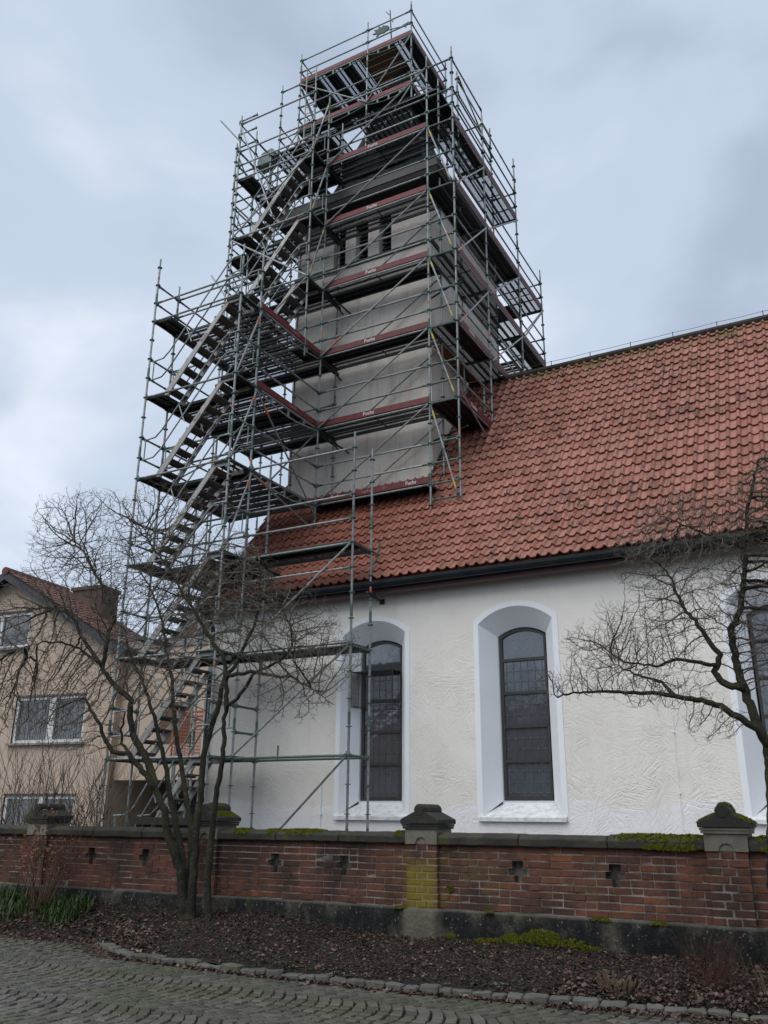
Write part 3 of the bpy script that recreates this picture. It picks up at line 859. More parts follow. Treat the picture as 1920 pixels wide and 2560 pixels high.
# the other walls: west gable, east end, north side
def quad(*p): bm.faces.new([bm.verts.new(q) for q in p])
RY, RZ = 19.85, 12.60
YN = 2 * RY - YC
quad((XL, YC, .1), (XL, YC, 5.86), (XL, YN, 5.86), (XL, YN, .1))
bm.faces.new([bm.verts.new(q) for q in [(XL, YC, 5.86), (XL, 16.4, 7.75), (XL, RY, RZ - .1), (XL, 2 * RY - 16.4, 7.75), (XL, YN, 5.86)]])
quad((XR, YC, .1), (XR, YN, .1), (XR, YN, 5.86), (XR, YC, 5.86))
quad((XL, YN, .1), (XL, YN, 5.86), (XR, YN, 5.86), (XR, YN, .1))
off = WL[church]
for v in bm.verts: v.co -= off
me = bpy.data.meshes.new('wall'); bm.to_mesh(me); bm.free(); me.materials.append(MATS['stucco'])
obj('wall', me, church, off)
YP = 15.52          # pane plane
for wi, cx in enumerate(WIN):
    win = obj('window', None, church, (cx, YC, 1.5))
    # flush painted surround, 4 mm proud
    o1 = win_outline(cx, .82, 1.50, 5.05, .325)
    o2 = win_outline(cx, .72, 1.58, 5.0, .28)
    n = len(o1)
    m = MB()
    m.add([(x, YC - .012, z) for x, z in o1] + [(x, YC - .012, z) for x, z in o2] + [(x, YC + .01, z) for x, z in o1], [(i, (i + 1) % n, (i + 1) % n + n, i + n) for i in range(1, n)] + [(i, i + 2 * n, (i + 1) % n + 2 * n, (i + 1) % n) for i in range(n)])
    # splayed reveal
    o3 = win_outline(cx, .475, 1.84, 4.80, .15)
    b0 = len(m.v)
    m.add([(x, YC - .012, z) for x, z in o2] + [(x, YP - .07, z) for x, z in o3] + [(x, YP + .05, z) for x, z in o3], [(i, i + n, (i + 1) % n + n, (i + 1) % n) for i in range(1, n)] + [(i + n, i + 2 * n, (i + 1) % n + 2 * n, (i + 1) % n + n) for i in range(n)])
    wpart('surround', m, 'trim_white', win)
    # weathered sloping sill with a projecting lip
    m = MB()
    m.prism([(YC - .07, 1.50), (YC - .07, 1.565), (YC - .0, 1.60), (YP - .05, 1.79), (YP - .05, 1.5)], 0, 0, 1)
    m.v = [(cx - (.80 if v[1] < YC + .1 else .49) + v[0] * 2 * (.80 if v[1] < YC + .1 else .49), v[1], v[2]) for v in m.v]
    wpart('sill', m, 'sill', win)
    m = MB(); m.box((cx - .49, YP - .055, 1.74), (cx + .49, YP + .02, 1.846)); wpart('sill_upstand', m, 'trim_white', win)
    # metal frame, cross bars
    m = MB()
    o4 = win_outline(cx, .445, 1.845, 4.79, .14); o5 = win_outline(cx, .405, 1.92, 4.76, .125)
    m.add([(x, YP - .03, z) for x, z in o4] + [(x, YP - .03, z) for x, z in o5] + [(x, YP + .02, z) for x, z in o5], [(i, (i + 1) % n, (i + 1) % n + n, i + n) for i in range(n)] + [(i + n, (i + 1) % n + n, (i + 1) % n + 2 * n, i + 2 * n) for i in range(n)])
    wpart('frame', m, 'frame_dark', win)
    bars = [4.35, 3.74, 3.135, 2.525]
    for z in bars:
        m = MB(); m.box((cx - .405, YP - .035, z - .027), (cx + .405, YP + .01, z + .027)); wpart('glazing_bar', m, 'frame_dark', win)
    lv = [1.92] + bars[::-1]
    tops = [b - .027 for b in bars[::-1]] + [None]
    for k in range(5):
        zb = 1.92 if k == 0 else bars[::-1][k - 1] + .027
        m = MB()
        if k < 4: m.add([(cx - .405, YP, zb), (cx + .405, YP, zb), (cx + .405, YP, tops[k]), (cx - .405, YP, tops[k])], [(0, 1, 2, 3)])
        else:
            o6 = win_outline(cx, .405, zb, 4.76, .125); m.add([(x, YP, z) for x, z in o6], [tuple(range(len(o6)))])
        rr = random.Random(wi * 10 + k); tx, tz = rr.uniform(-.006, .006), rr.uniform(-.004, .012)
        m.v = [(v[0], v[1] + (v[0] - cx) * tx + (v[2] - zb) * tz, v[2]) for v in m.v]
        wpart('pane', m, 'leaded_glass', win)
        m = MB(); zt = tops[k] if k < 4 else 4.80
        xs = [cx - .405 + .055 + .14 * i for i in range(6)]
        rows = [zb + (zt - zb) * t for t in ((.33, .67) if k else (.12, .42, .76))]
        if k == 4: rows = [4.55, 4.73]
        if k < 4:
            for x in xs: m.box((x - .0018, YP - .012, zb), (x + .0018, YP - .006, zt))
            for z in rows: m.box((cx - .405, YP - .012, z - .0018), (cx + .405, YP - .006, z + .0018))
        m.mi = 1
        for x in xs:
            for z in rows: m.box((x - .0055, YP - .014, z - .0055), (x + .0055, YP - .005, z + .0055))
        wpart('lead_came', m, ['lead', 'lead_dot'], win)
    m = MB(); m.box((cx - .55, YP + .06, 1.7), (cx + .55, YP + .1, 5.1)); wpart('dark_pane_backing', m, 'interior_darkness', win)  # added black sheet standing in for the unlit nave behind the panes
    if wi == 0:     # vent flap guarded by a wire cage
        m = MB(); a, b, z0, z1, y0 = cx - .56, cx + .40, 3.62, 4.30, YP - .33
        for (p, q) in [((a, y0, z0), (b, y0, z0)), ((a, y0, z1), (b, y0, z1)), ((a, y0, z0), (a, y0, z1)), ((b, y0, z0), (b, y0, z1)), ((a, y0, z0), (a + .1, YP, z0)), ((a, y0, z1), (a + .1, YP, z1)), ((b, y0, z0), (b, YP, z0)), ((b, y0, z1), (b, YP, z1))]:
            m.tube([p, q], .009, 4)
        cg = wpart('vent_cage', m, 'frame_dark', win)
        m = MB()
        m.add([(a, y0, z0), (b, y0, z0), (b, y0, z1), (a, y0, z1)], [(0, 1, 2, 3)])
        m.add([(a, y0, z0), (a + .1, YP, z0), (a + .1, YP, z1), (a, y0, z1)], [(0, 1, 2, 3)])
        m.add([(a, y0, z1), (b, y0, z1), (b, YP, z1), (a + .1, YP, z1)], [(0, 1, 2, 3)])
        m.add([(a, y0, z0), (b, y0, z0), (b, YP, z0), (a + .1, YP, z0)], [(0, 1, 2, 3)])
        wpart('wire_mesh', m, 'cage_mesh', cg)
# lightning conductor down the wall
m = MB(); m.tube([(-2.86, YC - .03, .3), (-2.86, YC - .03, 3.2)], .006, 5)
for z in (1.0, 1.95, 2.9): m.box((-2.88, YC - .035, z - .005), (-2.84, YC, z + .005))
wpart('conductor_rod', m, 'trim_white', church)
m = MB(); m.tube([(-9.62, YC - .03, .3), (-9.62, YC - .03, 2.2)], .01, 6)
for z in (.6, 1.6): m.box((-9.65, YC - .05, z - .012), (-9.59, YC, z + .012))
wpart('conductor_rod', m, 'trim_white', church)
# eaves board and gutter
m = MB(); m.prism([(14.80, 5.735), (14.80, 5.95), (15.12, 5.95), (15.12, 5.83)], 0, XL - .05, XR)
wpart('eaves_board', m, 'fascia', church)
m = MB(); n = 9
arc = [(14.70 + .092 * math.cos(PI + PI * i / (n - 1)), 5.965 + .125 * math.sin(PI + PI * i / (n - 1))) for i in range(n)]
arc2 = [(14.70 + .078 * math.cos(PI + PI * i / (n - 1)), 5.968 + .118 * math.sin(PI + PI * i / (n - 1))) for i in range(n)][::-1]
m.prism(arc + arc2, 0, XL - .08, XR)
x = XL + .3
gt = wpart('gutter', m, 'gutter', church)
while x < XR:
    m = MB(); m.prism([(14.70 + .098 * math.cos(PI + PI * i / (n - 1)), 5.966 + .132 * math.sin(PI + PI * i / (n - 1))) for i in range(n)], 0, x, x + .028); x += .86
    wpart('gutter_bracket', m, 'gutter', gt)
m = MB(); m.tube([(-12.55, 14.70, 5.88), (-12.55, 14.78, 5.72), (-12.55, 15.0, 5.5), (-12.55, 15.03, 5.3), (-12.55, 15.03, .3)], .05, 10)
wpart('downpipe', m, 'gutter', church)
# ---- roof: concave at the eaves, then 54 degrees up to the ridge
PROF = [(14.70, 6.02), (15.2, 6.49), (15.75, 7.06), (16.4, 7.84), (RY, RZ)]
def prof_at(s):
    for (a, b) in zip(PROF[:-1], PROF[1:]):
        d = math.hypot(b[0] - a[0], b[1] - a[1])
        if s <= d or b == PROF[-1]:
            t = s / d
            return a[0] + (b[0] - a[0]) * t, a[1] + (b[1] - a[1]) * t, math.atan2(b[1] - a[1], b[0] - a[0])
        s -= d
TOT = sum(math.hypot(b[0] - a[0], b[1] - a[1]) for a, b in zip(PROF[:-1], PROF[1:]))
roof = obj('roof', None, church, (-4.5, RY, RZ))
m = MB()
k = len(PROF)
nb = [(2 * RY - y, z) for y, z in PROF[::-1]]
full = [(y, z - .06) for y, z in PROF] + [(y, z - .02) for y, z in nb[1:]]
m.add([(XL - .02, y, z) for y, z in full] + [(XR, y, z) for y, z in full], [(i, i + 1, i + 1 + len(full), i + len(full)) for i in range(len(full) - 1)])
wpart('roof_boarding', m, 'roof_tile', roof)
TW, GA = .2015, .34
def tile_mb(q):
    m = MB()
    # profile across the tile: narrow roll, sharp joint, shallow trough
    px = [0, .018, .04, .062, .082, .090, .115, .155, .185, .2015]
    pz = [.008, .036, .050, .036, .010, -.003, -.008, -.007, .0, .006]
    L_ = .405
    n = len(px); t = .025
    dz = q.uniform(-.003, .003)
    vs = []
    for (y, lift) in ((0, .047), (L_, .0)):
        for i in range(n): vs.append((px[i], y, pz[i] + lift + dz))
    for i in range(n): vs.append((px[i], .003, pz[i] + .047 - t + dz))
    m.add(vs, [(i, i + 1, i + 1 + n, i + n) for i in range(n - 1)] + [(i + 2 * n, i + 1 + 2 * n, i + 1, i) for i in range(n - 1)])
    return m
TV = [tile_mb(random.Random(v)) for v in range(5)]
TVM = [t.mesh('roof_tile', 'roof_tile', False) for t in TV]
rt = random.Random(21)
tiles = []
nrow = int(TOT / GA)
for r in range(nrow + 1):
    s = r * GA
    y, z, a = prof_at(min(s, TOT - .1))
    y2, z2, a2 = prof_at(min(s + .3, TOT))
    a = math.atan2(z2 - z, y2 - y)
    if s > TOT - .2: continue
    c = 0; x = XL - .03
    while x < XR:
        cxx = x + .1
        ym = y + .15 * math.cos(a)
        if not (-12.4 < cxx < -8.28 and ym > 17.24):
            tiles.append((x, y, z, a, r))
        x += TW; c += 1
vis = [t for t in tiles if inframe((t[0] + .1, t[1], t[2]), -8) and (t[0] > -7.4 or t[2] < 7.2)]
vis.sort(key=lambda t: (Vector((t[0], t[1], t[2])) - CAM).length)
nid = set(id(t) for t in vis[:300])
rest = MB()
rows_off = {}
for t in tiles:
    k = rt.randrange(5)
    dx = rt.uniform(-.002, .002); da = rt.uniform(-.008, .008); ds = rt.uniform(-.006, .006)
    if id(t) in nid:
        obj('roof_tile', TVM[k], roof, (t[0] + dx, t[1] + ds, t[2]), rot=(t[3] + da, 0, 0))
    else:
        ca, sa = math.cos(t[3] + da), math.sin(t[3] + da)
        rest.add([(t[0] + dx + v[0], t[1] + ds + v[1] * ca - v[2] * sa, t[2] + v[1] * sa + v[2] * ca) for v in TV[k].v], TV[k].f)
o = wpart('roof_tiles', rest, 'roof_tile', roof); o['kind'] = 'stuff'
# ridge tiles in grey mortar, conductor wire on little posts
x = XL
while x < XR:
    if not (-12.6 < x < -8.4):
        m = MB(); n = 7
        pr_ = [(RY + .13 * math.cos(PI * i / (n - 1)), RZ + .02 + .105 * math.sin(PI * i / (n - 1))) for i in range(n)]
        m.prism(pr_ + [(RY - .10, RZ - .04), (RY + .10, RZ - .04)], 0, x, x + .395)
        wpart('ridge_tile', m, 'coping', roof)
    x += .40
m = MB()
pw = []
x = -8.0
while x < XR + 1:
    m.tube([(x, RY, RZ + .1), (x, RY, RZ + .27)], .010, 5); pw.append((x, RY, RZ + .25)); x += 1.03
pw2 = []
for a, b in zip(pw[:-1], pw[1:]):
    pw2 += [a, ((a[0] + b[0]) / 2, RY, a[2] - .012)]
m.tube(pw2 + [pw[-1]], .0055, 4)
wpart('lightning_wire', m, 'wire', roof)
# black snow-guard hooks
for i in range(18):
    pass
for (x, r) in [(-6.9, 23), (-5.55, 23), (-4.2, 23), (-2.85, 23), (-1.5, 23), (-6.6, 14), (-5.2, 14), (-3.8, 14), (-2.4, 14), (-7.5, 8), (-6.1, 8), (-9.9, 8)]:
    y, z, a = prof_at(r * GA + .1)
    m = MB(); m.box((-.010, -.16, .045), (.010, .10, .056)); m.box((-.010, -.16, .045), (.010, -.15, .125))
    obj('snow_hook', m.mesh('snow_hook', 'black_metal'), roof, (x, y, z), rot=(a, 0, 0))
# moss tufts lodged under tile edges
rm2 = random.Random(8)
for i in range(34):
    r = rm2.randrange(1, 18); x = rm2.uniform(-7.0, -2.2)
    y, z, a = prof_at(r * GA)
    m = moss(x, y - .005, z + .018, rm2.uniform(.025, .06), .02, .02, rm2)
    wpart('moss_tuft', m, 'moss', roof)

# ------------------------------------------------------------------ church tower
TX0, TX1, TY0, TY1 = -12.43, -8.25, 17.42, 22.1
tower = thing('church_tower', 'square grey plastered church tower with louvred belfry and dark pointed spire inside scaffolding', 'tower', ((TX0 + TX1) / 2, (TY0 + TY1) / 2, .3))
OP = [(-11.23, -10.85), (-10.52, -10.13), (-9.79, -9.41)]
bm = bmesh.new()
ed = loop([(TX0, .2), (TX1, .2), (TX1, 17.7), (TX0, 17.7)], TY0)
for a, b in OP:
    pts = [(a, 15.92), (b, 15.92)] + [((a + b) / 2 + (b - a) / 2 * math.cos(PI * i / 8), 17.0 + (b - a) / 2 * math.sin(PI * i / 8)) for i in range(9)]
    ed += loop(pts, TY0)
bmesh.ops.triangle_fill(bm, use_beauty=True, edges=ed)
bmesh.ops.recalc_face_normals(bm, faces=bm.faces)
quad((TX1, TY0, .2), (TX1, TY1, .2), (TX1, TY1, 17.7), (TX1, TY0, 17.7))
quad((TX0, TY0, .2), (TX0, TY0, 17.7), (TX0, TY1, 17.7), (TX0, TY1, .2))
quad((TX0, TY1, .2), (TX0, TY1, 17.7), (TX1, TY1, 17.7), (TX1, TY1, .2))
off = WL[tower]
for v in bm.verts: v.co -= off
me = bpy.data.meshes.new('wall'); bm.to_mesh(me); bm.free(); me.materials.append(MATS['tower_plaster'])
obj('wall', me, tower, off)
m = MB(); m.box((TX0 - .04, TY0 - .05, 15.79), (TX1 + .04, TY0 + .0, 15.91)); m.box((TX1 + .001, TY0, 15.79), (TX1 + .05, TY1, 15.91))
wpart('belfry_ledge', m, 'black_metal', tower)
for a, b in OP:
    op = obj('belfry_opening', None, tower, ((a + b) / 2, TY0, 15.92))
    m = MB()
    m.box((a - .01, TY0 + .45, 15.86), (b + .01, TY0 + .5, 17.3)); wpart('dark_back_sheet', m, 'interior_darkness', op)  # black sheet standing in for the darkness inside the belfry
    m = MB()
    m.add([(a, TY0, 15.92), (a, TY0 + .45, 15.92), (a, TY0 + .45, 17.0), (a, TY0, 17.0)], [(0, 1, 2, 3)])
    m.add([(b, TY0, 15.92), (b, TY0 + .45, 15.92), (b, TY0 + .45, 17.0), (b, TY0, 17.0)], [(0, 3, 2, 1)])
    m.add([(a, TY0, 15.92), (b, TY0, 15.92), (b, TY0 + .45, 15.92), (a, TY0 + .45, 15.92)], [(0, 1, 2, 3)])
    wpart('reveal', m, 'tower_plaster', op)
    for i in range(7):
        z = 16.02 + i * .16
        m = MB(); m.add([(a, TY0 + .18, z), (b, TY0 + .18, z), (b, TY0 + .34, z + .13), (a, TY0 + .34, z + .13), (a, TY0 + .18, z + .02), (b, TY0 + .18, z + .02), (b, TY0 + .34, z + .15), (a, TY0 + .34, z + .15)],
                        [(0, 1, 2, 3), (4, 7, 6, 5), (0, 4, 5, 1)])
        wpart('louvre', m, 'frame_dark', op)
m = MB(); m.box((TX0 - .45, TY0 - .5, 17.55), (TX1 + .45, TY1 + .45, 17.93)); wpart('eaves', m, 'eaves_dark', tower)
m = MB(); m.box((TX0 - .47, TY0 - .52, 17.72), (TX1 + .47, TY1 + .47, 17.97)); wpart('eaves_gutter', m, 'black_metal', tower)
m = MB()
TCX, TCY = (TX0 + TX1) / 2, (TY0 + TY1) / 2
lv = [(17.97, 2.56), (18.35, 2.05), (19.0, 1.62), (20.5, 1.15), (22.4, .62), (25.0, .05)]
vs = []; 
for z, h in lv:
    for (sx, sy) in ((-1, -1), (1, -1), (1, 1), (-1, 1)): vs.append((TCX + sx * h, TCY + sy * h, z))
m.add(vs, [(i * 4 + k, i * 4 + (k + 1) % 4, (i + 1) * 4 + (k + 1) % 4, (i + 1) * 4 + k) for i in range(len(lv) - 1) for k in range(4)] + [(20, 21, 22, 23)])
wpart('spire', m, 'spire_slate', tower)
# finial: pole, ball, cross and weathercock on an arrow
fin = obj('finial', None, tower, (TCX - .38, TCY, 25.0))
fx = TCX - .38
m = MB(); m.tube([(TCX, TCY, 24.8), (fx, TCY, 26.3), (fx - .06, TCY, 27.6)], [.035, .025, .018], 6)
m.tube([(fx - .06, TCY, 27.25), (fx + .06, TCY, 27.0)], .014, 5); m.tube([(fx - .05, TCY, 27.35), (fx - .22, TCY, 27.62)], .014, 5)
wpart('pole', m, 'wire', fin)
m = MB()
arrow = [(-.95, 26.86), (.45, 26.62)]
m.tube([(fx - .72, TCY, 26.86), (fx + .62, TCY, 26.58)], .018, 6)
m.prism([(fx + .40, 26.66), (fx + .66, 26.70), (fx + .54, 26.58), (fx + .58, 26.46)], 1, TCY - .012, TCY + .012)
cock = [(-.30, 26.74), (-.42, 26.70), (-.56, 26.74), (-.70, 26.66), (-.66, 26.80), (-.82, 26.82), (-.70, 26.90), (-.80, 27.0), (-.62, 26.97), (-.62, 27.08), (-.50, 26.98), (-.42, 27.04), (-.36, 26.98), (-.28, 26.96), (-.20, 26.86), (-.24, 26.78)]
m.prism([(fx + a + .12, b) for a, b in cock], 1, TCY - .02, TCY + .02)
wpart('weathercock', m, 'copper', fin)
# protective sheeting on the spire
m = MB()
q = random.Random(4); vs = []
for i in range(15):
    t = i / 14
    for j, (z, h) in enumerate(((22.95, .50), (21.4, .93), (19.6, 1.45))):
        vs.append((TCX - h + 2 * h * t + .25 * q.uniform(-.1, .1), TCY - h - .05 - .05 * (i % 2), z + q.uniform(-.06, .06)))
m.add(vs, [(i * 3 + j, (i + 1) * 3 + j, (i + 1) * 3 + j + 1, i * 3 + j + 1) for i in range(14) for j in range(2)])
wpart('sheeting', m, 'spire_slate', tower)

# ------------------------------------------------------------------ modular scaffolding
def zk(k): return 2.595 + 2 * k
A, B, C, D = -13.51, -10.94, -7.87, -7.14
A2 = A - .73
T3 = B + 1.57
ya, yb, yc, yc2, yd, ye, yf = 13.20, 13.93, 16.50, 17.23, 18.57, 21.14, 23.21
ys = yc - .73
CACHE = {}
rs = random.Random(31)
def std(par, x, y, z0, z1):
    """vertical standard with rosettes every half metre"""
    ph = round((zk(0) - z0) % .5, 2); ln = round(z1 - z0, 2)
    key = ('std', ph, ln)
    if key not in CACHE:
        m = MB()
        m.tube([(0, 0, 0), (0, 0, ln - .22)], .0245, 8)
        m.tube([(0, 0, ln - .22), (0, 0, ln)], .0195, 8)
        z = ph
        i = 0
        while z < ln - .1:
            m.mi = 1
            m.tube([(0, 0, z - .007), (0, 0, z + .007)], .058, 10)
            if i % 4 == 1: m.tube([(0, 0, z + .04), (0, 0, z + .26)], .0285, 8)
            if (i + int(ln * 7)) % 11 == 3:
                m.mi = 2; m.tube([(0, 0, z + .17), (0, 0, z + .23)], .0262, 8)
            m.mi = 0
            z += .5; i += 1
        CACHE[key] = m.mesh('standard', ['steel', 'steel_green', 'orange'])
    return obj('standard', CACHE[key], par, (x, y, z0), rs.choice((0, .4, .8)))
def ledger(par, p, q, z, name='ledger', green=False):
    p, q = Vector((*p, 0)), Vector((*q, 0))
    d = q - p; ln = round(d.length, 2)
    v = rs.random()
    band = v < .14
    key = ('led', ln, band, green)
    if key not in CACHE:
        m = MB()
        if green: m.mi = 1
        m.tube([(.06, 0, 0), (ln - .06, 0, 0)], .0235, 8)
        m.mi = 1
        for a, s in ((0, 1), (ln, -1)):
            m.tube([(a + s * .03, 0, 0), (a + s * .20, 0, 0)], .0262, 8)
            m.box((min(a + s * .028, a + s * .075), -.022, -.035), (max(a + s * .028, a + s * .075), .022, .035))
            m.box((a + s * .045 - .006, -.006, -.05), (a + s * .045 + .006, .006, .075))
        if band:
            m.mi = 2; m.tube([(ln * .82, 0, 0), (ln * .82 + .06, 0, 0)], .0255, 8)
        CACHE[key] = m.mesh('ledger', ['steel', 'steel_green', 'orange'])
    return obj(name, CACHE[key], par, (p.x, p.y, z), math.atan2(d.y, d.x))
def brace(par, p, q, style=0):
    p, q = Vector(p), Vector(q)
    ln = (q - p).length
    d = (q - p).normalized()
    m = MB()
    if style == 1:      # banded brace with yellow and blue marks
        m.tube([(0, 0, 0), d * ln], .0225, 8)
        for t, l, mi in ((.09, .07, 2), (.86, .07, 2), (.5, .06, 3), (.76, .025, 1)):
            m.mi = mi; m.tube([d * ln * t, d * ln * (t + l)], .0245, 8)
        m.mi = 4
        for a, b in ((0, .07), (.95, 1)): m.tube([d * ln * a, d * ln * b], .0255, 8)
    else:
        m.tube([(0, 0, 0), d * ln], .0215, 8)
        if style == 2:
            m.mi = 1; m.tube([d * ln * .12, d * ln * .19], .0235, 8)
    return obj('diagonal_brace', m.mesh('diagonal_brace', ['steel', 'orange', 'yellow', 'blue', 'steel_green']), par, p)
def plank_mesh(ln, w):
    solid = rs.random() < .42
    key = ('plank', round(ln, 2), round(w, 3), solid)
    if key not in CACHE:
        m = MB()
        m.mi = 0 if solid else 1
        m.add([(.02, .012, 0), (ln - .02, .012, 0), (ln - .02, w - .012, 0), (.02, w - .012, 0)], [(0, 1, 2, 3)])
        m.mi = 0
        for y in (.004, w - .022): m.box((.02, y, -.062), (ln - .02, y + .018, .004))
        m.box((.02, w * .5 - .022, -.03), (ln - .02, w * .5 + .022, -.001))
        for x in (.02, ln - .05): m.box((x, .022, -.05), (x + .03, w - .022, -.002))
        m.box((ln * .5, .022, -.02), (ln * .5 + .025, w - .022, -.002))
        CACHE[key] = m.mesh('deck_plank', ['steel_dark', 'deck_plate'])
    return CACHE[key]
def deck(par, x0, x1, y0, y1, z, along='x', skip=()):
    """one steel plank per 0.32 m, each an object"""
    wid = (y1 - y0) if along == 'x' else (x1 - x0)
    n = max(1, round(wid / .325)); w = wid / n
    ln = (x1 - x0) if along == 'x' else (y1 - y0)
    for i in range(n):
        if i in skip: continue
        if along == 'x': obj('deck_plank', plank_mesh(ln, w - .006), par, (x0, y0 + i * w + .003, z + .055))
        else:
            obj('deck_plank', plank_mesh(ln, w - .006), par, (x0 + (i + 1) * w - .003, y0, z + .055), PI / 2)
def text_mesh(s, size, mat):
    key = ('txt', s, size, mat)
    if key not in CACHE:
        cu = bpy.data.curves.new('lettering', 'FONT'); cu.body = s; cu.size = size; cu.extrude = .0012; cu.resolution_u = 2
        cu.align_x = 'CENTER'; cu.align_y = 'CENTER'; cu.offset = size * .022
        to = bpy.data.objects.new('tmp', cu); S.collection.objects.link(to)
        bpy.context.view_layer.update()
        me = bpy.data.meshes.new_from_object(to.evaluated_get(bpy.context.evaluated_depsgraph_get()))
        bpy.data.objects.remove(to); bpy.data.curves.remove(cu)
        me.materials.clear(); me.materials.append(MATS[mat]); me.name = 'lettering'
        CACHE[key] = me
    return CACHE[key]
def toe(par, p, q, z, texts=(), size=.15):
    """red toe board from p to q standing on the deck, lettering on its outer face"""
    p, q = Vector((*p, 0)), Vector((*q, 0)); d = q - p; ln = round(d.length, 2)
    key = ('toe', ln)
    if key not in CACHE:
        m = MB(); m.box((.03, -.015, .02), (ln - .03, .015, .17)); m.mi = 1
        m.box((.03, -.018, .03), (.07, .018, .16)); m.box((ln - .07, -.018, .03), (ln - .03, .018, .16))
        CACHE[key] = m.mesh('toe_board', ['red_paint', 'red_paint'])
    rz = math.atan2(d.y, d.x)
    o = obj('toe_board', CACHE[key], par, (p.x, p.y, z + .03), rz)
    for (s, t, sz, mt) in texts:
        x = ln * t
        e = bpy.data.objects.new('lettering', text_mesh(s, sz, mt)); S.collection.objects.link(e)
        e.parent = o; e.location = (x, -.0175, .095); e.rotation_euler = (PI / 2, 0, 0)
    return o
F1 = [('Fuchs', .47, .135, 'letter_white')]
def rails(par, p, q, z, hs=(.5, 1.)):
    for h in hs: ledger(par, p, q, z + h, 'guard_rail')
def stair(par, x0, x1, y0, y1, z0, z1, text=True, hand=True):
    """aluminium flight rising towards +x in the lane y0..y1"""
    fl = obj('stair_flight', None, par, ((x0 + x1) / 2, (y0 + y1) / 2, z0))
    sl_ = (z1 - z0) / (x1 - x0)
    for y in (y0, y1 - .03):
        m = MB()
        m.prism([(x0 - .05, z0 - .02), (x0 + .09, z0 - .02), (x1 + .02, z1 - .10), (x1 + .32, z1 - .10), (x1 + .32, z1 - .005), (x1 - .03, z1 - .005), (x0 - .05, z0 + .045)], 1, y, y + .03)
        st = wpart('stringer', m, 'alu', fl)
        if text and y == y0:
            e = bpy.data.objects.new('lettering', text_mesh('Fuchs', .10, 'letter_dark')); S.collection.objects.link(e)
            e.parent = st; xm = x0 + (x1 - x0) * .62; zm = z0 + (z1 - z0) * .62 - .035
            e.location = Vector((xm, y - .002, zm)) - WL[fl]; e.rotation_euler = (PI / 2, -math.atan(sl_), 0)
    n = 9
    for i in range(n):
        t = (i + .5) / n
        x = x0 + (x1 - x0) * t; z = z0 + (z1 - z0) * t + .03
        m = MB(); m.box((x - .115, y0 + .03, z - .025), (x + .10, y1 - .03, z)); m.box((x - .118, y0 + .03, z - .06), (x - .108, y1 - .03, z))
        wpart('tread', m, 'tread', fl)
    if hand:
        for y in (y0 - .045, y1 + .045):
            m = MB()
            for h in (.52, 1.0):
                a = Vector((x0 + .05, y, z0 + h + .08)); b = Vector((x1 - .05, y, z1 + h - .06))
                m.tube([(x0 - .45, y, z0 + h - .08), (x0 - .12, y, z0 + h - .06), a, b, (x1 + .12, y, z1 + h + .06), (x1 + .40, y, z1 + h + .06)], .0175, 7)
            m.tube([(x0 - .40, y, z0 + .44), (x0 - .40, y, z0 + .93)], .014, 6)
            m.tube([(x1 + .33, y, z1 + .57), (x1 + .33, y, z1 + 1.06)], .014, 6)
            tm = .33
            m.tube([(x0 + (x1 - x0) * tm + .15, y, z0 + (z1 - z0) * tm + .50), (x0 + (x1 - x0) * tm - .05, y, z0 + (z1 - z0) * tm + .95)], .014, 6)
            wpart('handrail', m, 'steel', fl)

# ---- 1. stair tower beside the nave
st_ = thing('stair_scaffold', 'lower scaffold stair tower with parallel aluminium flights at the left of the nave', 'scaffold', (-12.2, 14.5, .3))
for (x, y, z0, z1) in [(A, ya, .32, 14.35), (B, ya, .32, 13.9), (A, yb, .32, 14.0), (B, yb, .32, 14.2), (A, yc, .32, 15.2), (A, (yb + yc) / 2 + .0, .32, 8.9)]:
    std(st_, x, y, z0, z1)
for k in range(0, 6):
    z = zk(k)
    ledger(st_, (A, ya), (B, ya), z)
    ledger(st_, (A, yb), (B, yb), z, green=True)
    for x in (A, B): ledger(st_, (x, ya), (x, yb), z, 'transom', True)
    # landings at both ends of the stair lane
    deck(st_, A + .02, A + .50, ya + .03, yb - .03, z - .03, 'y'); deck(st_, B - .45, B - .02, ya + .03, yb - .03, z - .03, 'y')
    rails(st_, (A, ya), (A, yb), z)
    if k < 5: rails(st_, (B, ya), (B, yb), z, (1.,))
    x0, x1 = A + .52, B - .42
    if 0 < k < 5: rails(st_, (A, yb), (B, yb), z)
    if k < 5: stair(st_, x0, x1, ya + .07, yb - .09, z, zk(k + 1))
stair(st_, A + .78, B - .42, ya + .07, yb - .09, .62, zk(0))
rails(st_, (A, ya), (B, ya), zk(5), (.0 + .5,)); rails(st_, (A, yb), (B, yb), zk(5), (.5, 1.))
ledger(st_, (A, ya), (A, yb), .32 + .28); ledger(st_, (A, ya), (B, ya), .32 + .28); ledger(st_, (B, ya), (B, yb), .32 + .28)
